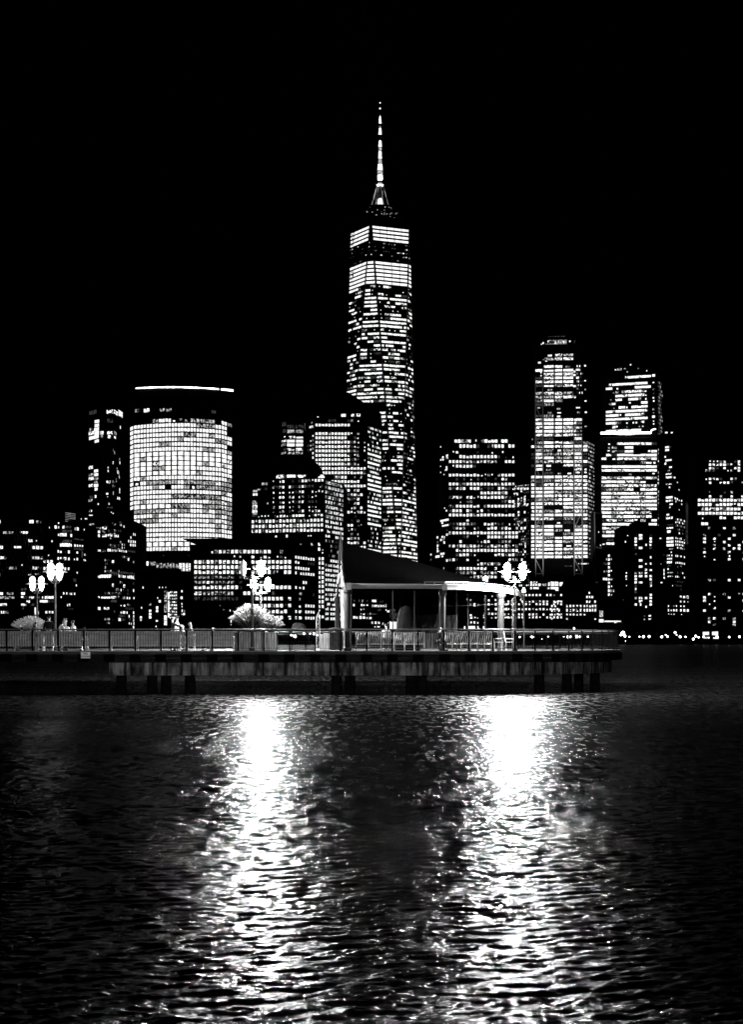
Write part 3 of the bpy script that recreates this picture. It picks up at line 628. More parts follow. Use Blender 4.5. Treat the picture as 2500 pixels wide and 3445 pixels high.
for y, t in st.items(): b.grid(1509, 1745, [y], [t], .72, 9.5 if y in (1536.4,) else 8.5, xr=1600)
b.rects(1440, 1440, .2381, [(180, 1290, 300, 1318, '#', 5), (195, 1330, 222, 1355), (205, 1365, 298, 1388, '#', 4), (265, 1430, 290, 1455, '-'), (262, 1490, 292, 1522, '%'), (128, 1528, 152, 1560), (198, 1525, 220, 1550), (232, 1528, 246, 1555), (178, 1562, 245, 1592, '~', 4), (135, 1600, 148, 1625, '+'), (225, 1600, 248, 1635), (132, 1645, 152, 1680), (160, 1650, 172, 1668, '+'), (132, 1690, 150, 1715), (132, 1722, 152, 1755), (160, 1730, 172, 1750, '+'),
   (180, 1762, 240, 1790, '#', 2), (112, 1800, 172, 1832, '#', 3), (198, 1802, 222, 1825), (38, 1776, 58, 1800), (40, 1850, 60, 1872, '+'), (258, 1855, 290, 1888, '%'), (225, 1968, 238, 1995, '+')])
b.done()
b.grid(1529, 1709, [1484], ["##++%.o.+####.##"], .95, 10)
b.grid(1509, 1745, [1501], ["...#####-..-+###.##."], .72, 11)
b.grid(1509, 1745, [1522], [".o#.....-...o..o...."], .72, 8)
b.rects(1440, 1440, .2381, [(180, 256, 192, 275), (262, 375, 292, 405, '#'), (262, 412, 292, 436), (205, 400, 230, 428), (180, 438, 196, 460), (205, 435, 230, 462), (258, 540, 280, 562), (258, 565, 282, 598), (245, 585, 255, 605), (180, 532, 190, 550), (180, 618, 190, 636), (228, 650, 240, 664), (236, 1122, 248, 1140), (258, 1155, 278, 1178)])
b.done()
# --- speckled apartment tower between
b = Bld('brick_apartments', 'narrow speckled apartment tower between the broad office and the braced tower', [(1728, 1620), (1785, 1600)], 1634, 1600, 35)
b.rects(1440, 1440, .2381, [(1215, 845, 1250, 875, '%'), (1262, 842, 1300, 870, '%'), (1312, 842, 1345, 872), (1360, 842, 1392, 875), (1402, 842, 1432, 872), (1315, 875, 1340, 905), (1262, 915, 1280, 950), (1272, 992, 1298, 1020), (1362, 955, 1388, 980, '%'), (1362, 988, 1388, 1020), (1362, 1025, 1388, 1055), (1274, 1065, 1298, 1095), (1362, 1062, 1390, 1096), (1402, 1068, 1430, 1092, '%'), (1274, 1175, 1300, 1205), (1362, 1175, 1388, 1205), (1275, 1213, 1298, 1245), (1365, 1285, 1392, 1318), (1315, 1325, 1342, 1352, '%'), (1315, 1398, 1345, 1432), (1362, 1398, 1392, 1430), (1288, 1365, 1296, 1390), (1370, 1620, 1392, 1655), (1375, 1660, 1390, 1692), (1366, 1730, 1392, 1762), (1322, 1845, 1345, 1878), (1372, 1882, 1392, 1910), (1372, 1920, 1390, 1948)])
b.rnd(1730, 1783, rg(1644, 8.6, 40), 9, .42, mix='----+%', hh=5)
b.grid(1735, 1782, [1636], ['%-+%%+-%%+'], .6, 3)
b.done()
# --- braced tower
b = Bld('braced_tower', 'tall office tower with pale cross bracing strips and bright floors', [(1786, 1955), (1978, 1950), (2001, 1985)], 1482, 1950, 60)
b.tier([(1798, 1954.7), (1939, 1951), (1963, 1985)], 1160, 1950, 45)
b.tier([(1828, 1960), (1935, 1960)], 1132, 1950, 25)
bays = [(1788, 1799), (1802, 1826), (1831, 1864), (1868, 1893), (1896, 1930), (1934, 1959), (1963, 1978)]
rows3 = ["####%%#", "###%+##", "#%##%##", "####o%#", "##%#+#%", "##+#####"[:7], "##=.+=#", "##=+.##", "#+==.+#", ".-.o-.-", "##%-+-%", "######=", "%%+%+%%", "##..%##", "##%%=%#", "-++%=+#", "###%%%#", "###++++", "=======", "#-%%%%%", "+-+%%%#", "####%##", "..-oooo", ".#...%o", "-#..%%-", ".+%%#%#",
  "-##++#-", "-#++%=-", ".++o++#", "#%#%###", ".+=%%-+", ".--..#.", "%%%%%..", "+=#=#..", ".%##%..", "####=..", "+%####"[:6]+".", ".-+o...", "...o...", "...o...", ".-+....", ".+#+...", ".++%%..", ".+%%+..", ".......", ".-#+%..", ".%%##..", ".-%##..", "..%=%..", ".####..", "..##o..", ".......", "..+%%..", "..o%+.."]
for k, t in enumerate(rows3):
    y = 1873-12.82*k
    for i, c in enumerate(t):
        if c == '.' and R.random() < .8: continue
        if c == '.': c = 'o'
        xa, xb = bays[i]
        if k > 31 and i == 0: continue
        if i == 4 and k > 31: xb -= 0
        Yr = 1950
        n = 1 if c in '=o' else (2 if R.random() < .5 else 3 if xb-xa > 26 else 1)
        b.cell(xa+.3, xb-.3, Zy(y+3.8, Yr), Zy(y-4.2, Yr), c, n, .03)
b.rects(1760, 1110, .1984, [(300, 690, 320, 738), (298, 755, 322, 790), (858, 690, 898, 720), (858, 742, 898, 782), (855, 920, 905, 970), (865, 1120, 900, 1160, '%'), (865, 1500, 910, 1550, '%'), (865, 1565, 910, 1605, '%'), (865, 1630, 910, 1665, '+'), (865, 1690, 912, 1730, '%'), (868, 1765, 912, 1800, '%')])
def obl(b, xa, xb, y0, y1, p, mix, step=12.82, n=6, xr=None):
    y = y0
    while y < y1:
        if R.random() < p: b.grid(xa, xb, [y], [''.join(R.choice(mix) for _ in range(n))], .75, 6, xr=xa)
        y += step
obl(b, 1941, 1962, 1232, 1322, .9, '+..-.#', n=5)
obl(b, 1980, 2000, 1490, 1880, .95, '++--+%', n=6)
b.grid(1941, 1962, rg(1412, 12.82, 5), ['+++-+-', '+-+++.', '+++++.', '++-++-', '-++++.'], .8, 6)
b.rects(1760, 1540, .2073, [(680, 1750, 800, 1765, '-', 5), (365, 1940, 515, 1965, '%', 5), (530, 1940, 645, 1965, '%', 3), (668, 1935, 815, 1965, '%', 4), (862, 1808, 895, 1835, '+'), (870, 1710, 1070, 1730, '~', 8)])
# crown
b.rects(1760, 1110, .1984, [(430, 105, 720, 118, '-', 9), (440, 170, 748, 182, '+', 12), (520, 180, 650, 230, '+', 5), (440, 182, 520, 228, '-', 4), (650, 182, 745, 228, '+', 4), (380, 232, 750, 242, '+', 14), (418, 182, 445, 210, '='), (530, 190, 568, 235, '#'), (675, 190, 700, 225, '#'), (785, 182, 812, 208, '#'), (330, 208, 358, 238, '#'), (305, 235, 325, 252, '#'), (870, 180, 890, 230, '-', 2),
   (470, 480, 505, 502, '#'), (560, 470, 615, 515, '%', 2), (700, 465, 745, 505, '#'), (340, 498, 388, 510, '+', 3), (380, 524, 422, 536)])
Yb = 1948.4; st = M['steel']
for xa, xb, ytop in ((1802, 1827, 1272), (1932.5, 1959, 1470)):
    mb = MB()
    for px in (xa, xb): mb.tube([P(px, ytop, Yb), P(px+1.2, 1942, Yb)], .55, 4)
    n = 0; y = 1930
    while y-51 > ytop-8:
        mb.tube([P(xa, y, Yb), P(xb, y, Yb)], .38, 4)
        a, c = (xa, xb) if n % 2 else (xb, xa)
        mb.tube([P(a, y, Yb), P(c, y-51.3, Yb)], .36, 4); y -= 51.3; n += 1
    mb.tube([P(xa, ytop, Yb), P(xb, ytop, Yb)], .38, 4)
    b.add('brace_truss', mb, st)
b.done()
# its podium
b = Bld('podium_block', 'low lit retail podium at the foot of the braced tower', [(1772, 1800), (1990, 1800)], 1948, 1800, 40)
b.rects(1760, 1540, .2073, [(78, 2010, 150, 2078), (160, 2010, 235, 2078, '%', 2), (245, 2040, 292, 2080), (308, 2045, 400, 2080, '+', 2), (410, 2020, 438, 2080), (450, 2012, 582, 2080, '#', 2), (595, 2020, 650, 2080), (80, 2098, 150, 2132), (162, 2096, 262, 2132), (395, 2100, 435, 2130, '%'), (445, 2098, 585, 2135, '#', 1), (525, 2138, 580, 2158)])
b.done()
# --- glass frame tower
b = Bld('outlined_tower', 'narrow glass block with a pale outlined corner between the braced tower and its right neighbour', [(2001, 1860), (2028, 1880)], 1722, 1860, 30)
mb = MB(); mb.tube([P(2001.5, 1723, 1859), P(2005, 1998, 1859)], .55, 4); mb.tube([P(2001.5, 1723, 1859), P(2027, 1730, 1878)], .5, 4)
b.add('corner_fin', mb, M['steel'])
mb = MB()
for i in range(5): mb.tube([P(2008+i*4.4, 1734+i, 1859.4+i*3), P(2009+i*4.4, 2056, 1859.4+i*3)], .1, 4)
b.add('mullion', mb, M['steel'])
b.rects(2000, 1600, .2733, [(18, 876, 90, 900, '-', 6), (70, 842, 82, 868), (48, 685, 58, 705), (30, 998, 95, 1018, '~', 4), (70, 1042, 84, 1065), (18, 1310, 90, 1325, '-', 6), (45, 1442, 100, 1455, '~', 4), (92, 1478, 100, 1495), (62, 1552, 102, 1575, '~', 3), (66, 1665, 112, 1745, '+', 3), (60, 1768, 116, 1808, '='), (110, 1225, 130, 1260, '%'), (110, 1340, 130, 1370, '%'), (115, 1380, 135, 1400, '~', 2), (112, 1275, 125, 1300)])
b.done()
# --- right tall tower, twisted top
b = Bld('shifted_tower', 'tall bright office tower whose upper block is turned above a line of light', [(2020, 1950), (2213, 1950), (2242, 1990)], 1472, 1950, 55)
b.tier([(2031, 1975), (2207, 1953.5), (2238, 1995)], 1262, 1960, 45)
segs = [(2025, 2040.8), (2040.8, 2057.3), (2058.6, 2076.4), (2077.6, 2103), (2103, 2132), (2132, 2154.5), (2156, 2173.5), (2174.7, 2193), (2193, 2211)]
rows4 = {1492.7: ".o.%##%#-", 1505.5: ".o+.#....", 1518.5: ".o+-#..o#", 1531: ".%-#####=", 1543.5: "#.o%%%%+#", 1556: "...-..+#o", 1570: "=========", 1582.5: "%=#%==%##", 1595: "....o...o", 1608: "%%+%#%+#+", 1621: "====%+#..", 1634: "+=#%%%%+#", 1646.5: "-+++%.%%#",
    1660: "##%=#%%#=", 1673: "=#+%#%%=%", 1686: "%%=#%#%%#", 1699: "#=#%%#%##", 1712: "=#%#%%+%#", 1725: "##+%#++%.", 1738: "#=+#=%+#.", 1751: "-%%o%o+.#", 1764: "====#%%==", 1777: "##+%%##..", 1790: "+#%......", 1803: "==#%.....", 1817: ".--+.....", 1829: "o##%%...."}
for y, t in rows4.items():
    for i, c in enumerate(t):
        xa, xb = segs[i]; n = 1 if c in '=o' else R.choice([1, 2, 3])
        b.cell(xa, xb, Zy(y+3.7, 1950), Zy(y-4.0, 1950), c, n, .0)
obl(b, 2214, 2240, 1512, 1800, .85, '.-++-%', n=6)
b.rects(2000, 1600, .2733, [(778, 42, 858, 70), (778, 88, 830, 108), (780, 240, 820, 262, '%')])
# upper block, rows parallel to its own turned front
W = b.W; b.W = [Vector((X(2031, 1975), 1975)), Vector((X(2194, 1955), 1955)), Vector((X(2207, 1953.5), 1953.5)), Vector((X(2238, 1995), 1995))]
up = ["..+#%##%#+====", ".%##%=##=%#==.", "##.o.....#####", "..o+.+%%%%%+o.", "...###%####%o.", ".o.%#..%##+.o.", ".+#....o...##.", "..o.##o.###==.", "##+#########%.", "####o.####%%..", "==#####%%####.", "#=#+-.o.oo.%..", "..%o..o...oo..", "#=#%#######...", "...-+%##+-...."]
up2 = {0: "=", 9: "#", 11: '#', 12: 'o', 13: '-'}
for k, t in enumerate(up):
    y = 1283+12.95*k
    if k == 0: y = 1283-9; t = "......" + "%##%%==="
    n = len(t); xa, xb = 2040, 2191; cw = (xb-xa)/n
    for i, c in enumerate(t):
        kk = c; 
        if c in '#' and R.random() < .5: kk = '='
        b.cell(xa+cw*i, xa+cw*(i+1), Zy(y+3.5, 1974), Zy(y-4.0, 1974), kk, 1, 0)
    if k in (0, 1, 3, 4, 5, 6, 8, 9, 10, 11, 12): b.cell(2195, 2206, Zy(y-6, 1957), Zy(y-13, 1957), '=' if k in (0, 10) else 'o', 1)
for k in range(17): b.grid(2213, 2234, [1285+12.4*k], [R.choice(['.--+-.', '-+--..', '.-+-+.', '--+...'])], .9, 8, xr=2213)
b.W = W
b.rects(2000, 1190, .2073, [(335, 240, 450, 270, '%', 3), (580, 170, 612, 198), (480, 235, 520, 250, '+'), (705, 235, 735, 248, '+'), (848, 268, 862, 288), (530, 290, 548, 300)])
b.done()
b = b
mb = MB(); mb.tube([P(2022, 1457, 1948), P(2192, 1456, 1948)], 1.05, 6); mb.tube([P(2192, 1456, 1948), P(2194, 1446, 1948), P(2208, 1443, 1948)], .5, 6)
b.add('terrace_light', mb, emit('terrace_glow', 5, 8, .1))
# --- small lit flank block, left foot of the shifted tower
b = Bld('corner_block', 'low block of square lit windows at the foot of the turned tower', [(2029, 1700), (2104, 1700)], 1856, 1700, 30)
for y, t in zip(rg(1869.5, 13.1, 11), ["..#..o.%-", ".o#o.o.o.", "-o#...o..", "..#..##..", "oo#o.##..", "..%..%%..", "=##+-%#..", "..#..o#..", "..#o.oo..", "..#++o#..", "..#o.oo.."]): b.grid(2029, 2104, [y], [t], .82, 8)
b.done()
# --- rounded tower
b = Bld('rounded_tower', 'rounded corner office tower with rows of lit dots right of the turned tower', [(2236, 1800), (2268, 1790), (2285, 1796), (2298, 1810), (2308, 1830)], 1448, 1790, 30)
b.rects(2000, 1190, .2073, [(1155, 1268, 1200, 1292, '#'), (1250, 1270, 1282, 1292, '#'), (1155, 1495, 1225, 1530, '#'), (1155, 1545, 1225, 1578, '#'), (1225, 1500, 1265, 1525, '-'), (1145, 1660, 1172, 1685), (1158, 1715, 1270, 1742), (1145, 1765, 1178, 1800), (1220, 1820, 1270, 1855), (1200, 1880, 1235, 1905, '+', 2), (1165, 1940, 1265, 1962, '%', 3), (1165, 1992, 1275, 2020), (1165, 2105, 1270, 2125, '%', 3), (1215, 2160, 1240, 2180), (1290, 1995, 1310, 2020)])
b.rects(2000, 1600, .2733, [(885, 10, 965, 32, '%', 2), (925, 135, 942, 152), (882, 255, 975, 282), (885, 300, 970, 322, '%', 3), (930, 342, 975, 362), (928, 385, 946, 402), (892, 470, 930, 490), (888, 508, 972, 535, '%', 3), (895, 600, 978, 612, '-', 4), (895, 635, 978, 655, '%', 3), (900, 675, 948, 705), (893, 760, 982, 785, '#', 2), (893, 802, 985, 828, '#', 2), (890, 842, 988, 872, '='), (925, 898, 985, 908, '+', 4), (948, 932, 958, 952), (898, 975, 940, 992, '%', 2), (955, 972, 990, 992), (900, 1015, 965, 1032, '~', 3), (898, 1052, 990, 1080, '#', 2), (905, 1105, 952, 1116, '-', 3), (905, 1142, 945, 1160, '~', 2), (905, 1188, 985, 1200, '+', 3), (905, 1234, 990, 1246, '%', 4), (965, 1348, 990, 1362), (858, 1150, 872, 1185, '='), (856, 1195, 872, 1230, '='), (856, 1240, 875, 1268), (870, 1050, 895, 1066, '-', 1), (845, 970, 870, 985, '-')])
for y, t in zip([1747, 1757, 1768, 1781, 1793, 1810, 1821, 1832, 1842, 1870, 1893, 1905, 1926, 1940, 1957, 1970, 1982], ["-#+#-#", "#o#-#o", "-+-+-+", "o-+.-.", "..#.o.", "#oo#.o", "######", "#####-", ".#o#oo", "##o#.#", "######", ".o.o..", ".-.-#.", "##o..#", "-----.", "----..", "-.--.."]):
    b.grid(2272, 2306, [y], [t], .6, 6, xr=2272)
b.rects(2000, 1600, .2733, [(985, 15, 1000, 35), (1018, 78, 1030, 92), (1038, 168, 1048, 185), (988, 268, 1005, 290), (1015, 278, 1030, 302), (1040, 298, 1050, 312), (1068, 300, 1082, 320), (1000, 305, 1010, 330), (1070, 345, 1083, 362), (1042, 415, 1050, 428)])
b.done()
# --- striped slab
b = Bld('striped_slab', 'thin dark slab with faint vertical stripes between the rounded tower and the rightmost tower', [(2306, 1850), (2334, 1862)], 1690, 1850, 25)
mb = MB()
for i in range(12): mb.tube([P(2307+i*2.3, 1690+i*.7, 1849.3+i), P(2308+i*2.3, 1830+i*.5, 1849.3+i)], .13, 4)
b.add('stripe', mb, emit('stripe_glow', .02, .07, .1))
b.rects(2000, 1600, .2733, [(1128, 678, 1190, 698, '-', 8), (1130, 750, 1190, 765, '-', 8), (1185, 725, 1212, 755, '#'), (1140, 800, 1170, 845, '-'), (1160, 940, 1175, 970, '%'), (1195, 830, 1215, 850, '%'), (1170, 975, 1215, 1060, '+', 3), (1175, 1100, 1215, 1220, '-', 3), (1180, 1230, 1215, 1280, '+', 2), (1185, 1320, 1220, 1345, '%', 2), (1165, 1395, 1192, 1420, '%')])
b.done()
# --- rightmost tower
b = Bld('banded_tower', 'rightmost dark tower with four bright window bands near its top', [(2329, 1720), (2348, 1690), (2560, 1690)], 1538, 1690, 18)
Bs = [(1553, "...ooo+%..-#..."), (1563, "...##%#=-%.#.+."), (1575, "...#+-.#..##.#."), (1583, "..%+-...o+.#..."), (1611, "..o#%#-..#+...."), (1624, "...#..###+..o.."), (1656, "...o...-.+....."), (1670, "...%..+..#..%..")]
for y, t in Bs: b.grid(2348, 2530, [y], [t], .7, 7)
for y, t in ((1682.5, "#####+#####+###"), (1697.5, "####-#####o####"), (1712.5, ".+#%%##%####..#"), (1727, "##############."), (1742, ".o....##..#%##."), (1762, ".==............")): b.grid(2348, 2530, [y], [t], .86, 9)
for i in range(20): b.grid(2331, 2346, [1604+i*12.9], [R.choice(['+%', '%+', '++', '-%', '%%'])], .85, 9)
for y, t in [(1783, "...+..#.+..."), (1806, "..+..-..#..%"), (1818, "..%.%..#..o."), (1829, "..#.o.#...#."), (1840, "....+..%.#.."), (1851, "..o.%.+.%#.."), (1863, "..#....%..+."), (1875, "..o....o...."), (1886, "....o..#..#."), (1955, "...+-..#.#.."), (2001, "...%..%..o#."), (2012, "..#.o..#...."), (2023, "..%.o.....#."), (2036, "...o........"), (2047, "....%......#"), (2056, "..#....+..#."), (2082, "...+%.+.+..."), (2093, "...%....#..."), (2103, "....#...%...")]:
    b.grid(2330, 2530, [y], [t], .6, 7)
b.done()
# --- black apartment tower in front
b = Bld('dark_tower', 'black apartment block with scattered round-looking lit windows in front of the turned tower', [(2096, 1330), (2234, 1330)], 1772, 1330, 40)
cols = [512, 573, 640, 697]; zz = [(737, "-#.-"), (775, "##.#"), (812, "#..#"), (852, "#.o#"), (890, "-#.-"), (966, "-..."), (1007, "...o"), (1045, ".#.."), (1083, "..oo"), (1120, ".#.."), (1160, "..##"), (1200, "++%."), (1238, "####"), (1276, "#..#"), (1315, "##.+"), (1355, "-..%"), (1395, "o..."), (1432, "-..."), (1468, "...#"), (1507, "+%##"), (1548, ".%.#"), (1587, "#o.#"), (1615, "..o.")]
L = []
for y, t in zz:
    for c, k in zip(cols, t):
        if k == '.': continue
        hw = 24 if c == 573 else 16
        if k == 'o': hw = 10; k = '#'
        L.append((c-hw, y-13, c+hw, y+13, k))
b.rects(2000, 1600, .2733, L+[(378, 805, 393, 825), (405, 730, 420, 745), (390, 1190, 405, 1205, '%'), (385, 1228, 406, 1252), (390, 1268, 402, 1282), (806, 765, 828, 782), (818, 1305, 842, 1325), (350, 1522, 372, 1536, '-'), (395, 1350, 405, 1360), (815, 1080, 832, 1092, '+'), (610, 1720, 632, 1735, '-'), (668, 1715, 702, 1735, '%'), (785, 1714, 820, 1737), (668, 1757, 706, 1776, '%'), (608, 1757, 640, 1778, 'o')])
b.done()
# --- low blocks
b = Bld('low_block', 'low block with two clusters of square windows beside the black apartment block', [(2236, 1300), (2326, 1300)], 1995, 1300, 30)
b.rects(2000, 1600, .2733, [(1052, 1480, 1078, 1510), (1095, 1482, 1122, 1508, '%'), (1137, 1480, 1166, 1510), (1057, 1540, 1078, 1564), (1100, 1542, 1120, 1562, '%'), (1150, 1550, 1160, 1560), (909, 1595, 922, 1616), (945, 1597, 956, 1612, '+'), (975, 1597, 988, 1612, '+'), (1008, 1597, 1020, 1614), (1060, 1600, 1076, 1615, '%'), (1100, 1600, 1116, 1616), (908, 1644, 924, 1672), (942, 1648, 958, 1670, '%'), (972, 1645, 992, 1670), (1006, 1645, 1024, 1672), (1058, 1645, 1082, 1672), (1098, 1645, 1126, 1674), (1141, 1645, 1168, 1675), (915, 1700, 925, 1708), (945, 1702, 958, 1712), (978, 1702, 992, 1712), (1072, 1704, 1082, 1714)])
b.done()
b = Bld('domed_hall', 'low dark hall with a bulb shaped roof and small square windows, below the braced tower', [(1744, 1280), (2012, 1280)], 2008, 1280, 40)
z4 = dict(ox=1850, oy=1850, sc=.3645)
L = []
for y, xs, hh in ((435, [345, 370, 395], 10), (478, [52, 87, 345, 370, 420], 10), (518, [22, 52, 160, 192, 222, 255, 287, 322, 348, 373, 398, 423], 10), (557, [22, 52, 87, 160, 192, 222, 255, 287, 322, 348, 373, 398, 423], 12), (597, [22, 52, 87, 160, 192, 222, 255, 287, 322], 7), (637, [22, 160, 422], 8)):
    for x in xs: L.append((x-8, y-hh, x+8, y+hh, '#' if R.random() < .75 else '%'))
b.rects(1850, 1850, .3645, L+[(360, 388, 374, 405)])
b.rects(1250, 1850, .3949, [(1130+i*30, y-8, 1146+i*30, y+8, R.choice('#%#o.')) for i in range(17) for y in (385, 440, 462, 505, 550, 575)])
b.done()
mb = MB(); Yd = 1300
mb.lathe((X(1947, Yd), Yd, Zy(2008, Yd)), [(13.5, 0), (13.2, 5), (11, 9), (8.5, 11.5), (6.5, 13.5), (4.5, 14.3), (1, 14.8)], 20); b.add('dome', mb, M['darkroof'])
b = Bld('market_hall', 'low lit block seen through the pavilion, under the broad office', [(1560, 1290), (1742, 1290)], 1998, 1290, 30)
b.rects(1450, 1930, .2005, [(655, 430, 690, 462, '+'), (602, 420, 625, 450, '+'), (720, 375, 745, 388, '-'), (655, 498, 690, 545, '+'), (715, 495, 752, 545, '%'), (785, 500, 798, 545, '+'), (895, 415, 928, 458, '~', 1), (958, 432, 990, 462, '%'), (1022, 368, 1040, 385), (1075, 425, 1105, 455, '%'), (895, 498, 930, 532, '+'), (955, 495, 990, 530), (1018, 500, 1050, 528, '-'), (1075, 495, 1108, 535, '%'), (1210, 430, 1222, 462), (1252, 495, 1285, 535, '%'), (895, 575, 930, 612, '-'), (955, 588, 980, 612), (1075, 575, 1110, 615, '%'), (1252, 575, 1288, 615), (895, 655, 930, 688), (960, 650, 992, 688, '%'), (1015, 658, 1052, 690), (1078, 655, 1110, 685, '%'), (652, 685, 690, 712), (658, 718, 700, 752, '%'), (722, 722, 752, 748, '%'), (780, 735, 790, 752), (880, 690, 900, 708), (878, 722, 935, 748, '#'), (1015, 735, 1028, 752), (1078, 728, 1108, 750, '%'), (1252, 722, 1290, 742), (1315, 730, 1328, 750), (660, 802, 690, 832, '%'), (718, 800, 745, 835), (780, 812, 798, 835), (895, 800, 928, 835), (625, 878, 748, 940, '=', 1), (782, 880, 800, 938), (875, 880, 930, 938, '#', 2), (555, 880, 580, 940, '#')])
b.done()
b = Bld('waterfront_block', 'low dark waterfront block seen through the open pavilion with rows of narrow lit windows', [(1160, 1270), (1345, 1270)], 1992, 1270, 30)
b.rects(1050, 1900, .18226, [(755, 648, 792, 680, '-'), (755, 722, 787, 766), (865, 645, 888, 690, '+'), (918, 648, 942, 692, '+'), (1005, 655, 1028, 680, '-'), (1075, 645, 1198, 690, '~', 8), (1240, 668, 1330, 696, '-', 6), (902, 728, 940, 762), (950, 735, 972, 760), (1003, 735, 1035, 756), (1108, 740, 1330, 780, '~', 14), (1345, 725, 1375, 780, '+'), (898, 812, 912, 840), (940, 810, 972, 832, '+'), (1208, 815, 1270, 850, '-', 4), (1340, 820, 1375, 845, '~', 2), (1385, 838, 1430, 878, '#'), (1430, 820, 1540, 860, '-', 6), (895, 898, 915, 922, '+'), (940, 895, 975, 925, '%'), (1010, 900, 1215, 922, '-', 12), (1070, 890, 1080, 925), (757, 952, 800, 992), (812, 955, 842, 995), (873, 948, 918, 1000), (935, 955, 982, 995), (1005, 965, 1100, 1002, '~', 6), (1095, 1052, 1128, 1090, '#'), (1158, 1050, 1192, 1090), (1218, 1052, 1252, 1090), (1430, 1052, 1490, 1190, '=', 1), (1498, 1052, 1560, 1190, '#', 2), (1570, 1052, 1610, 1120, '#', 1), (1295, 1065, 1320, 1110, '+'), (1400, 1065, 1418, 1110, '%'), (1150, 1135, 1252, 1155, '~', 4), (1530, 900, 1640, 1010, '-', 3), (1440, 880, 1540, 1000, '-', 3)])
b.done()
# --- lit ferry shelter on the far shore and its kiosks
b = Bld('ferry_shelter', 'small glowing canopy on the far shore beside the pier end', [(2010, 1240), (2098, 1240)], 2088, 1240, 15)
b.rects(2000, 1600, .2733, [(112, 1786, 345, 1802, '='), (250, 1798, 345, 1815, '%', 5)])
b.done()
for i, (xa, xb, ya, yb, lab) in enumerate(((2366, 2387, 2126, 2136, 'left'), (2397, 2417, 2125, 2137, 'right'))):
    b = Bld('kiosk', 'lit waterfront kiosk, %s of the two at the right edge of the far shore' % lab, [(xa-2, 1232), (xb+2, 1232)], 2121, 1232, 6, cat='kiosk', group='lit kiosks on the far shore')
    b.win(xa, xb, Zy(yb, 1232), Zy(ya, 1232), '='); b.win(xa+4, xb+2, Zy(yb+12, 1232), Zy(yb+7, 1232), '#'); b.done()
b = Bld('ticket_tower', 'slim softly glowing pylon at the left end of the far shore canopy', [(2015, 1236), (2033, 1236)], 2052, 1236, 3)
b.win(2018, 2030, Zy(2077, 1236), Zy(2055, 1236), '*'); b.win(2016.5, 2031.5, Zy(2093, 1236), Zy(2083, 1236), '='); b.done()
# promenade lamps on the far shore
def shore_lamp(px, py, Y, r, lab):
    z = Zy(py, Y); root = empty('street_lamp', (X(px, Y), Y, 2.25), lab, 'street lamp', 'promenade lamps on the far shore')
    mb = MB(); mb.lathe((0, 0, 0), [(.16, 0), (.1, .5), (.07, z-2.25-r)], 6); mb.build('pole', M['black'], root)
    mb = MB(); mb.lathe((0, 0, z-2.25), [(.1*r, -r), (.7*r, -.7*r), (r, 0), (.7*r, .7*r), (.1*r, r)], 10); mb.build('lamp_globe', EG, root)
EG = emit('far_lamp_globe', 9, 9)
EG.cycles.emission_sampling = 'NONE'
sl = [(2097, 2130, 1.35, 'largest glowing lamp on the far shore, just past the pier end'), (2090, 2136, .7, 'lamp glowing left beside the largest far shore lamp'), (2104, 2140, .8, 'lamp glowing low right beside the largest far shore lamp'),
 (2119, 2142.5, .45, 'small lamp of the far shore, second right of the pier end'), (2153, 2142, .45, 'small lamp directly left of two round bright far shore lamps'), (2166, 2142, .85, 'round bright lamp, left one of a pair on the far shore'), (2185.5, 2141.5, .8, 'round bright lamp, right one of a pair on the far shore'),
 (2228, 2142.5, .75, 'round lamp under the dark block beside the black tower'), (2241, 2136, .4, 'tiny lamp above a row of round far shore lamps'), (2247.5, 2141.5, .6, 'round lamp near a faintly lit boat shed'), (2273, 2128, .75, 'higher lamp standing above its far shore neighbours'), (2278, 2136, .35, 'tiny lamp under the higher far shore lamp'),
 (2290, 2142.5, .75, 'round lamp standing alone in the middle of the far shore at right'), (2308, 2142.5, .5, 'small lamp right of the lone round far shore lamp'), (2334, 2150, .75, 'lowest round lamp close to the water'), (2342, 2140, .75, 'lamp cluster top left of the kiosks'), (2352, 2144, .6, 'lamp just left of the left kiosk'), (2369, 2142, .65, 'round lamp in front of the left kiosk'), (2414, 2142, .75, 'round lamp in front of the right kiosk'),
 (2106, 2157, .35, 'tiny light at the quay edge past the pier end'), (2455, 2143, .6, 'lamp at the far right of the far shore'), (2490, 2142, .7, 'last lamp at the right end of the far shore')]
for i, (a, c, r, lab) in enumerate(sl): shore_lamp(a, c, 1222+(i % 3)*2, r*.95, lab)
sl2 = [(1749, 2143, .5, 'small far lamp seen through the railing just right of the white chairs'), (1788, 2142, .5, 'far lamp seen through the railing, left one of a near pair'), (1793, 2143, .9, 'bright far lamp seen through the railing near the right lamp post'), (1845, 2142, .5, 'small far lamp between two brighter groups behind the railing'),
 (1898, 2142, .5, 'small far lamp left of the bright group behind the railing end'), (1912, 2142, .9, 'bright far lamp behind the railing end, left of four'), (1920, 2142, .75, 'bright far lamp behind the railing end, second of four'), (1941, 2141.5, 1.1, 'largest far lamp seen behind the railing end'), (1952, 2142, .75, 'bright far lamp behind the railing end, last of four'), (1979, 2142, .65, 'far lamp seen through the last railing bays'), (1933, 2114, .6, 'small light high above the railing end'), (1825, 2150, .35, 'tiny far light low behind the railing')]
for i, (a, c, r, lab) in enumerate(sl2): shore_lamp(a, c, 1221+(i % 3)*2, r*.95, lab)
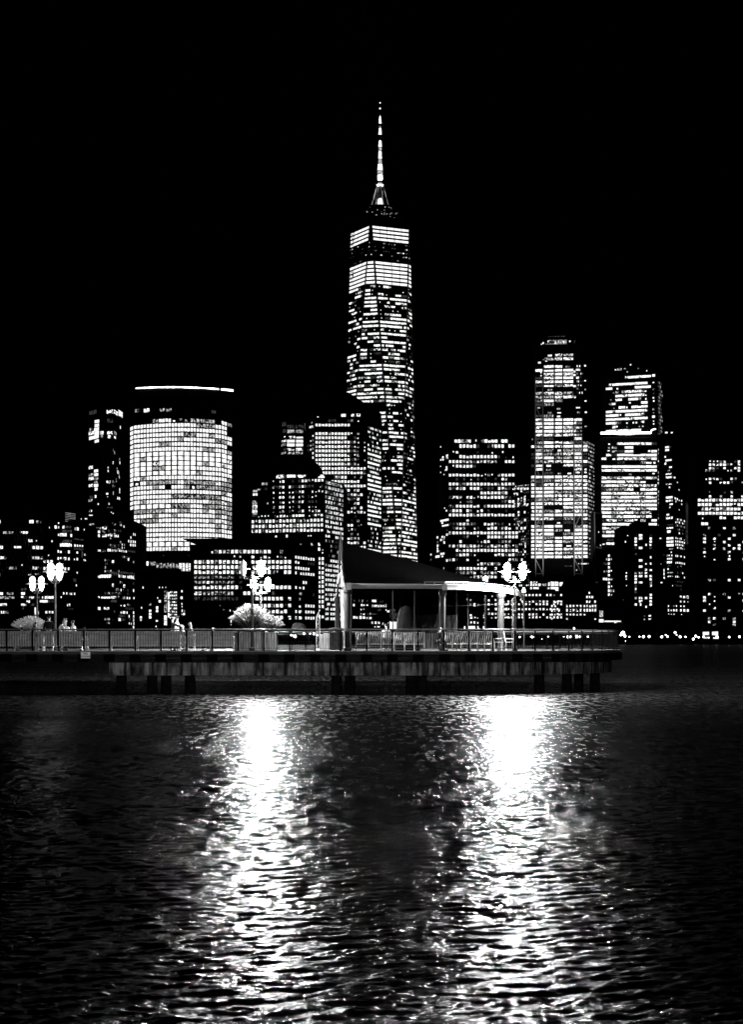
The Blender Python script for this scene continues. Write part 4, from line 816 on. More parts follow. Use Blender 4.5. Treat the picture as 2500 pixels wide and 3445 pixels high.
# lights near the water seen between planter and pavilion
for a, c, r, lab in ((981, 2137, .7, 'far shore lamp seen through the railing right of the grass planter, smaller one'), (992, 2141, .95, 'bright far shore lamp seen through the railing right of the grass planter'), (1022, 2132, .6, 'far lamp seen through the railing, left of a close pair'), (1028, 2132, .5, 'far lamp seen through the railing, right of a close pair'), (1057, 2132, .75, 'far shore lamp seen through the railing near the lattice pole'), (1043, 2132, .45, 'small far lamp between two larger ones behind the railing'), (1066, 2137, .55, 'far lamp right beside the lattice pole')): shore_lamp(a, c, 1224, r, lab)
# added spot light without a visible lamp, brightens the bracing and its neighbour
def added_spot(px, Y, target, power, size, name='added_spot_light', lab='', z=4):
    loc = Vector((X(px, Y), Y, z)); t = Vector(target); d = (t-loc)
    ld = bpy.data.lights.new(name, 'SPOT'); ld.energy = power; ld.spot_size = math.radians(size); ld.spot_blend = .6; ld.shadow_soft_size = .5
    lo = bpy.data.objects.new(name, ld); COL.objects.link(lo); lo.location = loc; lo.rotation_euler = d.to_track_quat('-Z', 'Y').to_euler()
    tag(lo, lab, 'added_spot_light')
added_spot(1880, 1846, (X(1880, 1950), 1950, 190), 3.2e5, 100, z=66, lab='added unseen spot light brightening the cross bracing of the braced tower')

# ------------------------------------------------------------------ the pier
DZ = 2.13; CX, CY, RX, RY = 2.3, 107.5, 11.6, 14.5
def outline(step=1.27, inset=0.0, x0=-26):
    """rail line: straight front from the left, then round the end, then straight back"""
    pts = []; x = CX
    n = int((CX-x0)/step)
    pts = [(CX-(n-i)*step, CY-RY+inset) for i in range(n)]
    a = -90; acc = 0; prev = None
    aa = np.linspace(-90, 90, 4000); xs = CX+(RX-inset)*np.cos(np.radians(aa)); ys = CY+(RY-inset)*np.sin(np.radians(aa))
    d = np.concatenate([[0], np.cumsum(np.hypot(np.diff(xs), np.diff(ys)))]); m = int(round(d[-1]/step))
    for k in range(m+1):
        i = min(len(d)-1, int(np.searchsorted(d, k*d[-1]/m))); pts.append((float(xs[i]), float(ys[i])))
    pts += [(CX-(i+1)*step, CY+RY-inset) for i in range(n)]
    return pts
fine = outline(.9, -.12)
mb = MB(); mb.prism(fine, DZ-.16, DZ); tag(mb.build('pier_deck', M['deck']), 'concrete deck slab of the pier with a rounded right end', 'pier deck', kind='structure')
front = [p for p in outline(.9, .0) if p[1] < CY+9]
def ribbon(path, off, z0, z1, th):      # wall strip following the outline
    vs = []; fs = []; n = len(path)
    for i, p in enumerate(path):
        a = Vector(path[max(i-1, 0)]); c = Vector(path[min(i+1, n-1)]); d = (c-a).normalized(); nn = Vector((d.y, -d.x))
        q = Vector(p)+nn*off; r = q-nn*th
        vs += [(q.x, q.y, z0), (q.x, q.y, z1), (r.x, r.y, z1), (r.x, r.y, z0)]
    for i in range(n-1):
        for k in range(4): fs.append((4*i+k, 4*(i+1)+k, 4*(i+1)+(k+1) % 4, 4*i+(k+1) % 4))
    fs.append((3, 2, 1, 0)); fs.append((4*n-4, 4*n-3, 4*n-2, 4*n-1))
    return vs, fs
pier = empty('pier_substructure', (0, CY-RY, 0), 'timber wales, stained concrete beam and piles carrying the pier', 'pier')
def padd(name, vs, fs, m):
    return mesh_obj(name, [(v[0], v[1]-(CY-RY), v[2]) for v in vs], fs, m, pier)
v, f = ribbon(front, .17, DZ-.035, DZ+.012, .2); padd('edge_plank', v, f, M['plank'])
for z0, z1 in ((1.80, 1.99), (1.585, 1.765)): v, f = ribbon(front, .10, z0, z1, .14); padd('timber_wale', v, f, M['timber'])
mc = bpy.data.materials.new('stained_concrete'); mc.use_nodes = True; nt = mc.node_tree; bs = nt.nodes['Principled BSDF']; bs.inputs['Roughness'].default_value = .85; bs.inputs['Specular IOR Level'].default_value = 0
tc = nt.nodes.new('ShaderNodeTexCoord'); L = nt.links.new
def noise(scale, stretch, det=5):
    mp = nt.nodes.new('ShaderNodeMapping'); mp.inputs['Scale'].default_value = stretch; no = nt.nodes.new('ShaderNodeTexNoise'); no.inputs['Scale'].default_value = scale; no.inputs['Detail'].default_value = det
    L(tc.outputs['Object'], mp.inputs[0]); L(mp.outputs[0], no.inputs[0]); return no
def rng(src, a, b_, c, d):
    r = nt.nodes.new('ShaderNodeMapRange'); r.inputs[1].default_value = a; r.inputs[2].default_value = b_; r.inputs[3].default_value = c; r.inputs[4].default_value = d; L(src, r.inputs[0]); return r.outputs[0]
n1 = noise(5.5, (1, 1, .09)); n2 = noise(2.2, (1, 1, .6)); n3 = noise(22, (1, 1, .8), 8)
mul = nt.nodes.new('ShaderNodeMath'); mul.operation = 'MULTIPLY'; L(rng(n1.outputs[0], .38, .62, .08, 1), mul.inputs[0]); L(rng(n2.outputs[0], .35, .6, .25, 1), mul.inputs[1])
mul2 = nt.nodes.new('ShaderNodeMath'); mul2.operation = 'MULTIPLY'; L(mul.outputs[0], mul2.inputs[0]); L(rng(n3.outputs[0], .3, .6, .12, .24), mul2.inputs[1]); L(mul2.outputs[0], bs.inputs['Base Color'])
inner = [p for p in outline(.9, .32, -13.7) if p[1] < CY+6]
for i in range(0, len(inner)-2, 2):
    v, f = ribbon(inner[i:i+3], R.uniform(0, .02), .92, 1.60, .5)
    if i+3 <= len(inner): padd('concrete_beam', v, f, mc)
mb = MB()
allp = outline(1.27, 0)
posts = [p for p in allp]
def pn(i, pts):
    a = Vector(pts[max(i-1, 0)]); c = Vector(pts[min(i+1, len(pts)-1)]); d = (c-a).normalized(); return d, Vector((d.y, -d.x))
for i, p in enumerate(posts):
    if p[1] > CY+8: continue
    d, n = pn(i, posts); q = Vector(p)+n*.2; mb = MB(); mb.box((q.x, q.y-(CY-RY), 1.80), (.52, .12, .36), math.atan2(d.y, d.x)); mb.build('wale_block', M['black'], pier)
for px, Y in [(509, 93.6), (556, 93.6), (637, 94), (405, 95), (1132, 93.6), (1178, 93.6), (1384, 93.6), (1420, 93.6), (1817, 94.5), (1910, 96.2), (2005, 100.8), (1950, 104)]:
    mb = MB(); mb.lathe((X(px, Y), Y+.3-(CY-RY), 0), [(.29, -1.5), (.27, .3), (.26, .93)], 12); mb.build('pile', M['pile'], pier)

def railing(path, name, label, tall=1.07):
    c = Vector((path[0][0], path[0][1], DZ)); root = empty(name, c, label, 'railing')
    def loc(p, z): return Vector((p[0]-c.x, p[1]-c.y, z))
    mb = MB(); mb.tube([loc(p, tall) for p in path], .034, 8); mb.build('top_rail', M['handrail'], root, True)
    mb = MB(); mb.tube([loc(p, tall-.13) for p in path], .016, 4); mb.build('upper_rail', M['rail'], root)
    mb = MB(); mb.tube([loc(p, .14) for p in path], .018, 4); mb.build('bottom_rail', M['rail'], root)
    for i, p in enumerate(path):
        d, n = pn(i, path); mb = MB(); mb.box(loc(p, tall/2-.02)-Vector((0, 0, 0)), (.075, .05, tall-.03), math.atan2(d.y, d.x))
        mb.box(loc(p, .01), (.17, .15, .02), math.atan2(d.y, d.x)); mb.build('post', M['black'], root)
    for i in range(len(path)-1):
        a, b_ = Vector(path[i]), Vector(path[i+1]); mb = MB(); n = 10
        for k in range(1, n):
            q = a.lerp(b_, k/n); mb.box((q.x-c.x, q.y-c.y, (tall-.13+.14)/2), (.018, .018, tall-.27), math.atan2((b_-a).y, (b_-a).x))
        mb.build('baluster_panel', M['black'], root)
fr = [p for p in allp if p[1] < CY-.5]
br = [p for p in allp if p[1] >= CY-.6]
railing(fr, 'railing', 'dark metal railing with close balusters along the near edge of the pier')
railing(br, 'railing', 'metal railing along the far side of the pier, seen behind the near one')

# NO DOCKING sign
sg = empty('sign', (X(287, 92.7), 92.68, Zy(2204, 92.7)), 'white no docking sign fixed below the pier railing', 'sign')
mb = MB(); mb.box((0, 0, 0), (.47, .02, .32)); mb.build('board', M['sign'], sg)
mb = MB()
for a, c, d, e in ((0, .148, .44, .008), (0, -.148, .44, .008), (-.222, 0, .008, .3), (.222, 0, .008, .3)): mb.box((a, -.012, c), (d, .004, e))
mb.build('border', M['ink'], sg)
def text(s_, x, z, size, par, m, y=-.014, off=.003):
    cu = bpy.data.curves.new('lettering', 'FONT'); cu.body = s_; cu.size = size; cu.align_x = 'CENTER'; cu.align_y = 'CENTER'; cu.extrude = .001; cu.offset = off
    tmp = bpy.data.objects.new('lettering', cu); COL.objects.link(tmp)
    me = bpy.data.meshes.new_from_object(tmp); bpy.data.objects.remove(tmp); me.materials.clear(); me.materials.append(m)
    o = bpy.data.objects.new('lettering', me); COL.objects.link(o); o.parent = par; o.rotation_euler = (math.pi/2, 0, 0); o.location = (x, y, z); return o
text('NO', 0, .066, .135, sg, M['ink']); text('DOCKING', 0, -.068, .112, sg, M['ink'])
mb = MB(); mb.box((0, .06, .05), (.06, .12, .06)); mb.build('bracket', M['black'], sg)
sp = bpy.data.lights.new('added_front_fill', 'SPOT'); sp.energy = 130000; sp.spot_size = math.radians(30); sp.spot_blend = 1; sp.shadow_soft_size = .4  # added fill from behind the camera, no lamp is seen there
so = bpy.data.objects.new('added_front_fill', sp); COL.objects.link(so); so.location = (5, -6, 9); so.rotation_euler = (Vector((-3, 93, 1.2))-so.location).to_track_quat('-Z', 'Y').to_euler()

# ------------------------------------------------------------------ lamp posts
LG = emit('lantern_glow', LAMP, LAMP, sample=True)
def opal():
    m = bpy.data.materials.new('opal_glass'); m.use_nodes = True; b_ = m.node_tree.nodes['Principled BSDF']
    b_.inputs['Base Color'].default_value = (.8, .8, .8, 1); b_.inputs['Roughness'].default_value = .3; return m
OG = opal()
LG2 = emit('soft_lantern_glow', LAMP2, LAMP2, sample=True)
def lantern(root, x, z, lit, ry=0, sc=1.0):
    fr_ = MB(); s = sc
    fr_.lathe((x, 0, z), [(.03*s, -.42*s), (.06*s, -.40*s), (.10*s, -.36*s), (.04*s, -.345*s)], 10)      # cup
    fr_.lathe((x, 0, z), [(.40*s, .0), (.36*s, .012*s), (.15*s, .075*s), (.10*s, .12*s), (.02, .12*s)], 14)   # flared shade
    fr_.lathe((x, 0, z), [(.05*s, .40*s), (.02*s, .47*s)], 8)
    l = fr_.build('lantern', M['shade'] if lit else M['rail'], root)
    g = MB()
    g.lathe((x, 0, z), [(.075*s, -.34*s), (.15*s, -.15*s), (.165*s, -.01*s)], 12)
    g.lathe((x, 0, z), [(.135*s, .125*s), (.165*s, .2*s), (.15*s, .30*s), (.1*s, .37*s), (.04*s, .40*s)], 12)
    g.build('glass', {0: OG, 1: LG, 2: LG2}[lit], l, True)
def lamp(px, Y, top, label, lits=(1, 1), sep=.8, rz=0.0, coll=True, sc=1.0):
    zl = Zy(top, Y)-DZ            # height of the shades
    root = empty('lamp_post', (X(px, Y), Y, DZ), label, 'lamp post', 'twin lantern lamp posts on the pier', rz)
    arm = zl-.46*sc
    mb = MB(); mb.lathe((0, 0, 0), [(.15, 0), (.15, .12), (.09, .2), (.075, .6), (.07, arm*.55), (.095, arm*.56), (.095, arm*.575), (.065, arm*.59), (.055, arm-.06), (.09, arm-.04), (.09, arm+.1), (.04, arm+.2), (.02, arm+.26)], 12)
    mb.build('pole', M['rail'], root, False)
    mb = MB(); h = sep/2
    mb.tube([(-h, 0, arm+.02), (-h*.6, 0, arm-.05), (0, 0, arm-.02), (h*.6, 0, arm-.05), (h, 0, arm+.02)], .035, 6)
    mb.tube([(-h, 0, arm+.05), (h, 0, arm+.05)], .018, 6); mb.build('arm', M['rail'], root)
    for sx, lt in zip((-h, h), lits): lantern(root, sx, zl, lt, sc=sc)
    return root
lamp(184, 99, 1925, 'taller lit lamp post behind the people at the left', rz=.9, sep=.6, sc=1.15, lits=(2, 2))
lamp(123, 119, 1965, 'smaller lit lamp post at the far left, left of its taller neighbour', rz=.3, sep=.55, sc=1.15, lits=(2, 2))
lamp(848, 94.6, 1914, 'tall lamp post before the grass planter with one lantern unlit', lits=(0, 1), sep=.9, sc=1.0)
lamp(877, 119, 1968, 'shorter lamp post behind the grass planter with both lanterns lit', sep=.92, sc=1.12)
lamp(1733, 97.2, 1924, 'lit lamp post beside the right end of the pavilion roof', sep=.8, sc=1.1)
# single pendant globe beyond the roof
gl = empty('globe_lamp', (X(1634, 118), 118, DZ), 'small round globe lamp peeping over the pavilion roof edge', 'lamp')
mb = MB(); z = Zy(1948, 118)-DZ; mb.lathe((0, 0, 0), [(.08, 0), (.05, z-.15)], 8); mb.build('pole', M['rail'], gl)
mb = MB(); mb.lathe((0, 0, z), [(.02, -.15), (.11, -.11), (.15, 0), (.11, .11), (.02, .15)], 12); mb.build('globe', LG, gl)
cl = empty('bollard_lamp', (X(1763, 110), 110, DZ), 'unlit bell shaped lantern hanging at the right tip of the pavilion roof', 'lamp')
mb = MB(); z = Zy(1985, 110)-DZ; mb.lathe((0, 0, z), [(.12, -.14), (.12, .0), (.07, .12), (.02, .16)], 10); mb.build('bell', OG, cl); mb = MB(); mb.lathe((0, 0, 0), [(.05, 0), (.04, z-.14)], 8); mb.build('pole', M['rail'], cl)

# ------------------------------------------------------------------ pavilion
Yp = 95.0
pv = empty('pavilion', (X(1450, 102), 102, DZ), 'open pavilion with big dark sloping roof, pale eave and round columns', 'pavilion'); po = pv.location
def pp(name, mb, m, smooth=False):
    mb.v = [(v_[0]-po.x, v_[1]-po.y, v_[2]-po.z) for v_ in mb.v]; return mb.build(name, m, pv, smooth)
eave = [(1168, 1975, 95), (1250, 1976, 95), (1350, 1977, 95.1), (1430, 1978, 95.2), (1497, 1979, 95.4), (1560, 1981, 96), (1620, 1984, 97), (1675, 1987, 98.6), (1715, 1990, 100.5), (1745, 1995, 103), (1757, 2000, 106), (1752, 2003, 110)]
E3 = [P(*e) for e in eave]; ez = E3[0].z
for e in E3: e.z = ez if e.y < 96 else ez-.02*(e.y-96)
ridge = []
rid = [(1150, 1826, 101), (1230, 1849, 101.5), (1310, 1870, 102), (1400, 1893, 102.5), (1475, 1916, 103), (1540, 1936, 103.2), (1600, 1950, 103.5), (1650, 1960, 104), (1690, 1968, 104.5), (1715, 1976, 105), (1735, 1984, 106), (1740, 1990, 107)]
R3 = [P(*e) for e in rid]
mb = MB(); vs = []; n = len(E3); K = 6
for i in range(n):
    for k in range(K+1):
        t = k/K; p = E3[i].lerp(R3[i], t); p.z -= .35*math.sin(math.pi*t)*(1 if i < 9 else .3); vs.append(p)
fs = [(i*(K+1)+k, (i+1)*(K+1)+k, (i+1)*(K+1)+k+1, i*(K+1)+k+1) for i in range(n-1) for k in range(K)]
top_ = [v_+Vector((0, 0, .07)) for v_ in vs]
mb.add(vs, [f_[::-1] for f_ in fs]); mb.add(top_, fs)
# back slope
B3 = [Vector((r.x+ (0 if i < 9 else .2), r.y+(r.y-e.y if r.y-e.y > 0 else .5), e.z)) for i, (r, e) in enumerate(zip(R3, E3))]
mb.add(R3+B3, [(i, i+1, n+i+1, n+i) for i in range(n-1)])
roof = pp('roof', mb, M['darkroof'], True)
# standing seam skirt above the eave: pale metal band that widens to the right end
mb = MB(); hs = [.0, .0, .0, .02, .06, .16, .26, .34, .38, .34, .26, .2]; sk = []
for i in range(n):
    d = (R3[i]-E3[i]).normalized(); up = Vector((0, 0, .1)); w_ = .15+hs[i]*1.9
    sk.append((E3[i]+up+Vector((0, -.05, 0)), E3[i]+d*w_+up+Vector((0, 0, .03))))
mb.add([a for a, _ in sk]+[c for _, c in sk], [(i, i+1, n+i+1, n+i) for i in range(n-1)])
pp('metal_skirt', mb, M['roofmetal'])
mb = MB()
for i in range(4, n-1):
    for q in range(3):
        t = q/3; a = sk[i][0].lerp(sk[i+1][0], t); c = sk[i][1].lerp(sk[i+1][1], t); mb.tube([a+Vector((0, 0, .02)), c+Vector((0, 0, .02))], .018, 4)
pp('standing_seam', mb, M['roofmetal'])
mb = MB(); mb.tube([c+Vector((0, 0, .10)) for _, c in sk[3:]], .015, 4)
for i in range(3, n-1):
    for q in range(2): 
        c = sk[i][1].lerp(sk[i+1][1], q/2); mb.tube([c, c+Vector((0, 0, .11))], .012, 4)
pp('snow_guard', mb, M['steel'])
mb = MB()
for i in range(n-1):
    a, c = E3[i], E3[i+1]; th = Vector((0, .1, 0)); hgt = .2 if i < 4 else .3
    dz = Vector((0, 0, hgt*.62)); dd = Vector((0, 0, -hgt*.38))
    mb.add([a+dd, c+dd, c+dz, a+dz, a+dd+th, c+dd+th, c+dz+th, a+dz+th], [(0, 1, 2, 3), (7, 6, 5, 4), (3, 2, 6, 7), (1, 0, 4, 5)])
    if i < 4: mb.tube([a+Vector((0, -.04, .02)), c+Vector((0, -.04, .02))], .05, 6)
pp('eave_fascia', mb, M['fascia'])
for c_, d_ in (((E3[0].x+.08, 94.9, ez+.03), (.26, .3, .34)), ((E3[4].x, 95.25, ez+.0), (.22, .2, .3)), ((E3[7].x-.25, 97.9, ez+.0), (.3, .2, .3))): mb = MB(); mb.box(c_, d_); pp('eave_bracket', mb, M['fascia'])
# left gable frame: curved ribs meeting at the peak
pk = R3[0]; fo = Vector((X(1166, 95), 95, ez)); bk = Vector((X(1133, 106.5), 106.5, Zy(2014, 106.5)))
mb = MB()
for a in (fo, bk):
    pts_ = []
    for k in range(9):
        t = k/8; p = a.lerp(pk+Vector((-.05, 0, .25)), t); p.z -= .75*math.sin(math.pi*t)*(1 if a is fo else .4); pts_.append(p)
    mb.tube(pts_, .07, 6)
mb.tube([pk, pk+Vector((-.1, 0, .75))], [.06, .02], 6); pp('gable_rib', mb, M['column'])
# ribbed inner arch that the light catches
mb = MB(); arch = []
for k in range(15):
    t = k/14; py_ = 2188-(2188-1925)*t*1.06 if t < .8 else 2188-(2188-1925)*.848-(t-.8)*190
    arch.append(P(1160-8*t*1.25+(0 if t < .82 else (t-.82)*45), py_, 99))
mb.tube(arch, [.12+.06*(1-k/14) for k in range(15)], 8); pp('curved_arch', mb, M['roofmetal'], True)
mb = MB(); mb.tube([P(1153, 1925, 99), P(1143, 1937, 99.6), P(1138, 1960, 100)], [.1, .12, .08], 6); mb.tube([P(1150, 1906, 99), P(1153, 1925, 99)], [.09, .05], 6); pp('arch_knuckle', mb, M['roofmetal'])
for px, Y, w_, top in ((1170, 95.3, .15, 1984), (1490, 95.8, .13, 1992), (1686, 99.2, .16, 2000), (1134, 106.5, .12, 2014)):
    zt = Zy(top, Y); mb = MB(); mb.lathe((X(px, Y), Y, 0), [(w_*1.3, DZ), (w_*1.3, DZ+.15), (w_, DZ+.2), (w_, zt-.25), (w_*1.05, zt-.22), (w_*1.5, zt-.12), (w_*1.6, zt), (w_*1.2, ez+.1 if Y < 100 else zt+.1)], 14)
    c_ = pp('column', mb, M['column'], False)
for px, Y, t0 in ((1181, 97, 2000), (1322, 100, 1988), (1395, 98, 1988), (1537, 98.5, 1985), (1575, 100, 2000), (1478, 96.5, 2004), (1725, 101, 2014)):
    mb = MB(); mb.lathe((X(px, Y), Y, 0), [(.03, DZ), (.028, Zy(t0, Y)), (.01, Zy(t0-2, Y))], 6); pp('tent_pole', mb, M['column'])
def catenary(a, c, sag, n=12):
    return [a.lerp(c, i/n)-Vector((0, 0, sag*math.sin(math.pi*i/n))) for i in range(n+1)]
mb = MB(); mb.tube(catenary(P(1450, 2039, 97), P(1696, 2031, 99), .03), .01, 4); tag(mb.build('cord', M['column']), 'thin cord strung between two pavilion columns', 'cord')
# tarps
mb = MB(); nx, nz = 24, 8; vs = []
for i in range(nx+1):
    for k in range(nz+1):
        u, t = i/nx, k/nz; a = P(1400+140*u, 2070-6*u+7*math.sin(u*3.1)*0+ (4 if u > .6 else 0), 99.5); c = P(1398+138*u, 2130, 99.0); p = a.lerp(c, t); p.y += .12*math.sin(u*17+t*3)+.08*math.sin(u*31); vs.append(p)
mb.add(vs, [(i*(nz+1)+k, i*(nz+1)+k+1, (i+1)*(nz+1)+k+1, (i+1)*(nz+1)+k) for i in range(nx) for k in range(nz)])
tag(mb.build('tarpaulin', M['tarp'], None, True), 'large dark canvas sheet hung between the pavilion poles', 'tarpaulin')
mb = MB(); mb.lathe((X(1368, 99), 99, DZ), [(.75, 0), (.78, .5), (.6, 1.0), (.5, 1.25), (.46, 1.9), (.3, 2.25), (.05, 2.35)], 14)
tag(mb.build('covered_umbrella', M['tarp'], None, True), 'bulky dark covered parasol between two pavilion poles', 'umbrella')

# ------------------------------------------------------------------ benches
def slat_bench(px0, px1, Y, label):
    xa, xb = X(px0, Y), X(px1, Y); Lh = (xb-xa)/2; root = empty('bench', ((xa+xb)/2, Y, DZ), label, 'bench', 'slatted benches along the railing')
    mb = MB()
    for k in range(9): mb.box((0, .02*k*.6, .36+k*.062), (2*Lh, .02, .047))
    mb.box((0, .10, .93), (2*Lh, .04, .12)); mb.box((0, 0, .28), (2*Lh, .05, .10))
    mb.build('backrest', M['bench'], root)
    mb = MB()
    for k in range(6): mb.box((0, .12+k*.075, .44), (2*Lh, .06, .025))
    mb.build('seat', M['bench'], root)
    for sx in (-Lh+.03, 0, Lh-.03):
        mb = MB(); mb.box((sx, .18, .22), (.05, .06, .44)); mb.box((sx, .48, .22), (.05, .06, .44)); mb.box((sx, .3, .41), (.05, .45, .04))
        mb.tube([(sx, .0, .5), (sx, -.05, .62), (sx+.02, -.07, .7), (sx, .1, .72), (sx, .45, .66), (sx, .5, .45)], .026, 6); mb.build('end_frame', M['steel'], root)
bl = [(-30, 118, 'left end of the row'), (121, 286, 'second, behind the man in black'), (289, 454, 'third, above the no docking sign'), (457, 622, 'fourth, below the hugging couple'), (625, 786, 'last one, ending at the grass planter')]
for i, (a, c, l) in enumerate(bl): slat_bench(a, c, 93.9, 'long white slatted bench facing away, '+l)
def strip_bench(px0, px1, Y, label):
    xa, xb = X(px0, Y), X(px1, Y); Lh = (xb-xa)/2; root = empty('bench', ((xa+xb)/2, Y, DZ), label, 'bench', 'curved strip benches under the pavilion')
    n = int(2*Lh/.105); mb = MB()
    for k in range(n):
        x = -Lh+.05+k*.105; mb.tube([(x+.10, .0, .93), (x+.075, -.03, .88), (x+.03, .02, .6), (x, .05, .42), (x+.01, .1, .36), (x, .45, .40), (x, .55, .37)], .026, 4)
    mb.build('strip', M['bench'], root)['kind'] = 'stuff' if n > 100 else 'thing'
    mb = MB(); mb.tube([(-Lh, .0, .93), (Lh, .0, .93)], .022, 6); mb.tube([(-Lh, .1, .34), (Lh, .1, .34)], .03, 6); mb.build('rail', M['steel'], root)
    for sx in (-Lh, -Lh/3, Lh/3, Lh):
        mb = MB(); mb.tube([(sx, .0, .93), (sx, .05, .42), (sx, .1, .0)], .028, 6); mb.tube([(sx, .1, .34), (sx, .5, .3), (sx, .52, 0)], .026, 6); mb.build('leg', M['steel'], root)
strip_bench(1198, 1325, 95.2, 'curved strip bench under the pavilion, left one'); strip_bench(1328, 1428, 95.4, 'curved strip bench under the pavilion, second from the left')
strip_bench(1493, 1582, 95.3, 'brightly lit curved strip bench right of the middle column'); strip_bench(1584, 1655, 95.9, 'curved strip bench ending at the picnic seats')

# back wall boards behind the right benches (low screen)
# ------------------------------------------------------------------ planters with grass
def blades(root, cx, cy, rad, hgt, n, plume, seed, sx=1.0):
    rr = random.Random(seed); mb = MB()
    for i in range(n):
        a = rr.uniform(0, 6.283); r0 = rad*.22*math.sqrt(rr.random()); tilt = rr.random()**.8
        bx, by = cx+sx*r0*math.cos(a), cy+r0*math.sin(a)
        Hh = hgt*(1-.42*tilt**2)*rr.uniform(.78, 1.06); reach = rad*tilt*rr.uniform(.8, 1.05)
        p = []
        for k in range(6):
            t = k/5; p.append(Vector((bx+sx*reach*math.cos(a)*t**1.35, by+reach*math.sin(a)*t**1.35, Hh*(t**.85)*(1-.10*tilt*t))))
        if plume:
            w0 = [.006, .006, .006, .012, .045, .02]; w0 = w0
            mb.tube(p, w0, 4, 0)
        else: mb.tube(p, [.012, .012, .010, .008, .005, .001], 3, 0)
    return mb
pb = empty('planter', (X(859, 95), 95, DZ), 'boarded planter box behind the railing under the big grass clump', 'planter')
mb = MB(); W_ = (930-788)/F*95
mb.box((0, .7, .45), (W_-.02, 1.38, .9)); 
for k in range(15): mb.box((-W_/2+.07+k*(W_-.14)/14, -.01, .47), (.12, .03, .88))
mb.box((0, .7, .93), (W_+.06, 1.46, .05)); mb.build('box', M['planter'], pb)
g1 = empty('ornamental_grass', (X(853, 95.6), 95.7, DZ+.95), 'large round clump of pale plumed grass in the planter', 'plant')
blades(g1, -.15, 0, 1.05, 1.42, 520, True, 5, 1.0).build('plume', M['grass'], g1); blades(g1, -.15, 0, 1.0, 1.15, 900, False, 6, 1.0).build('blade', M['grassd'], g1)
g2 = empty('ornamental_grass', (X(912, 95.4), 95.5, DZ+.9), 'smaller clump of pale plumed grass leaning right at the planter end', 'plant')
blades(g2, 0, 0, .62, .92, 280, True, 8).build('plume', M['grass'], g2); blades(g2, 0, 0, .58, .75, 420, False, 9).build('blade', M['grassd'], g2)
pb2 = empty('planter', (X(98, 96), 96, DZ), 'planter box at the left end holding wispy grass', 'planter'); mb = MB(); mb.box((0, .5, .4), (1.3, .9, .8)); mb.build('box', M['planter'], pb2)
g3 = empty('ornamental_grass', (X(100, 96.4), 96.5, DZ+.8), 'wispy grass clump coloured as if lamplit beside the people at the left end', 'plant')
blades(g3, 0, 0, .8, .95, 420, True, 12, 1.2).build('plume', M['grass_lit'], g3); blades(g3, 0, 0, .75, .7, 400, False, 13, 1.2).build('blade', M['grassd'], g3)
# lattice pole, bin, boxes
lt = empty('lattice_pole', (X(1070, 99), 99, DZ), 'short bright lattice pole left of the pavilion', 'pole'); mb = MB(); zt = Zy(2059, 99)-DZ
for sx in (-.09, .09): mb.tube([(sx, 0, 0), (sx*.9, 0, zt-.25), (0, 0, zt)], .022, 4)
for k in range(10): mb.tube([((-.09 if k % 2 else .09), 0, k*zt/10.8), ((.09 if k % 2 else -.09), 0, (k+1)*zt/10.8)], .014, 4)
mb.build('lattice', M['roofmetal'], lt); mb = MB(); mb.box((0, 0, .05), (.35, .35, .1)); mb.build('base', M['steel'], lt)
bn = empty('litter_bin', (X(1132, 95), 95, DZ), 'dark slatted litter bin with a grey lid left of the pavilion column', 'bin')
mb = MB()
for k in range(13): mb.box((-.33+k*.055, -.28, .5), (.035, .02, .9))
mb.box((0, 0, .47), (.66, .54, .86)); mb.build('body', M['binm'], bn); mb = MB(); mb.lathe((0, 0, 1.0), [(.4, 0), (.42, .06), (.36, .14), (.2, .17)], 14); mb.v = [(v_[0], v_[1]*.75, v_[2]) for v_ in mb.v]; mb.build('lid', M['column'], bn)
for px, w_, h_, lab in ((1082, .22, .85, 'grey upright board beside the lattice pole'), (1098, .3, .9, 'leaning grey board between lattice pole and litter bin')):
    o = empty('board_panel', (X(px, 96), 96, DZ), lab, 'board'); mb = MB(); mb.box((0, 0, h_/2), (w_, .04, h_)); mb.box((0, .1, .03), (w_, .25, .05)); mb.build('panel', M['planter'], o)
o = empty('low_wall', (X(1010, 100), 100, DZ), 'low pale step wall behind the railing between planter and lattice pole', 'low wall'); mb = MB(); mb.box((0, 0, .08), (2.4, .4, .16)); mb.box((0, .25, .22), (2.4, .3, .12)); mb.build('step', M['deck'], o)
# wall panels behind the strip benches near the pillar
o = empty('screen', (X(1450, 96), 96, DZ), 'pale folding screen panels just left of the middle pavilion column', 'screen')
for k in range(4): mb = MB(); mb.box((-.32+k*.2, .03*(k % 2), .5), (.17, .03, .78)); mb.build('panel', M['planter'], o)
# picnic seats
for px, Y, lab in ((1665, 97.5, 'white slatted chair right of the strip benches'), (1704, 98.2, 'white slatted chair between two pavilion columns, near the lamp post')):
    o = empty('chair', (X(px, Y), Y, DZ), lab, 'chair', 'white slatted chairs'); mb = MB()
    for k in range(4): mb.box((.02+k*.1, .1, .44), (.07, .42, .03))
    mb.build('seat', M['bench'], o); mb = MB()
    for k in range(4): mb.tube([(-.02, -.08+k*.12, .44), (-.12, -.08+k*.12, .95)], .02, 4)
    mb.build('backrest', M['bench'], o); mb = MB(); mb.tube([(.0, -.12, .62), (.35, -.12, .62), (.4, -.12, .42)], .02, 5); mb.build('armrest', M['bench'], o)
    for a, c in ((0, -.1), (.38, -.1), (0, .3), (.38, .3)): mb = MB(); mb.box((a, c, .22), (.03, .03, .44)); mb.build('leg', M['steel'], o)
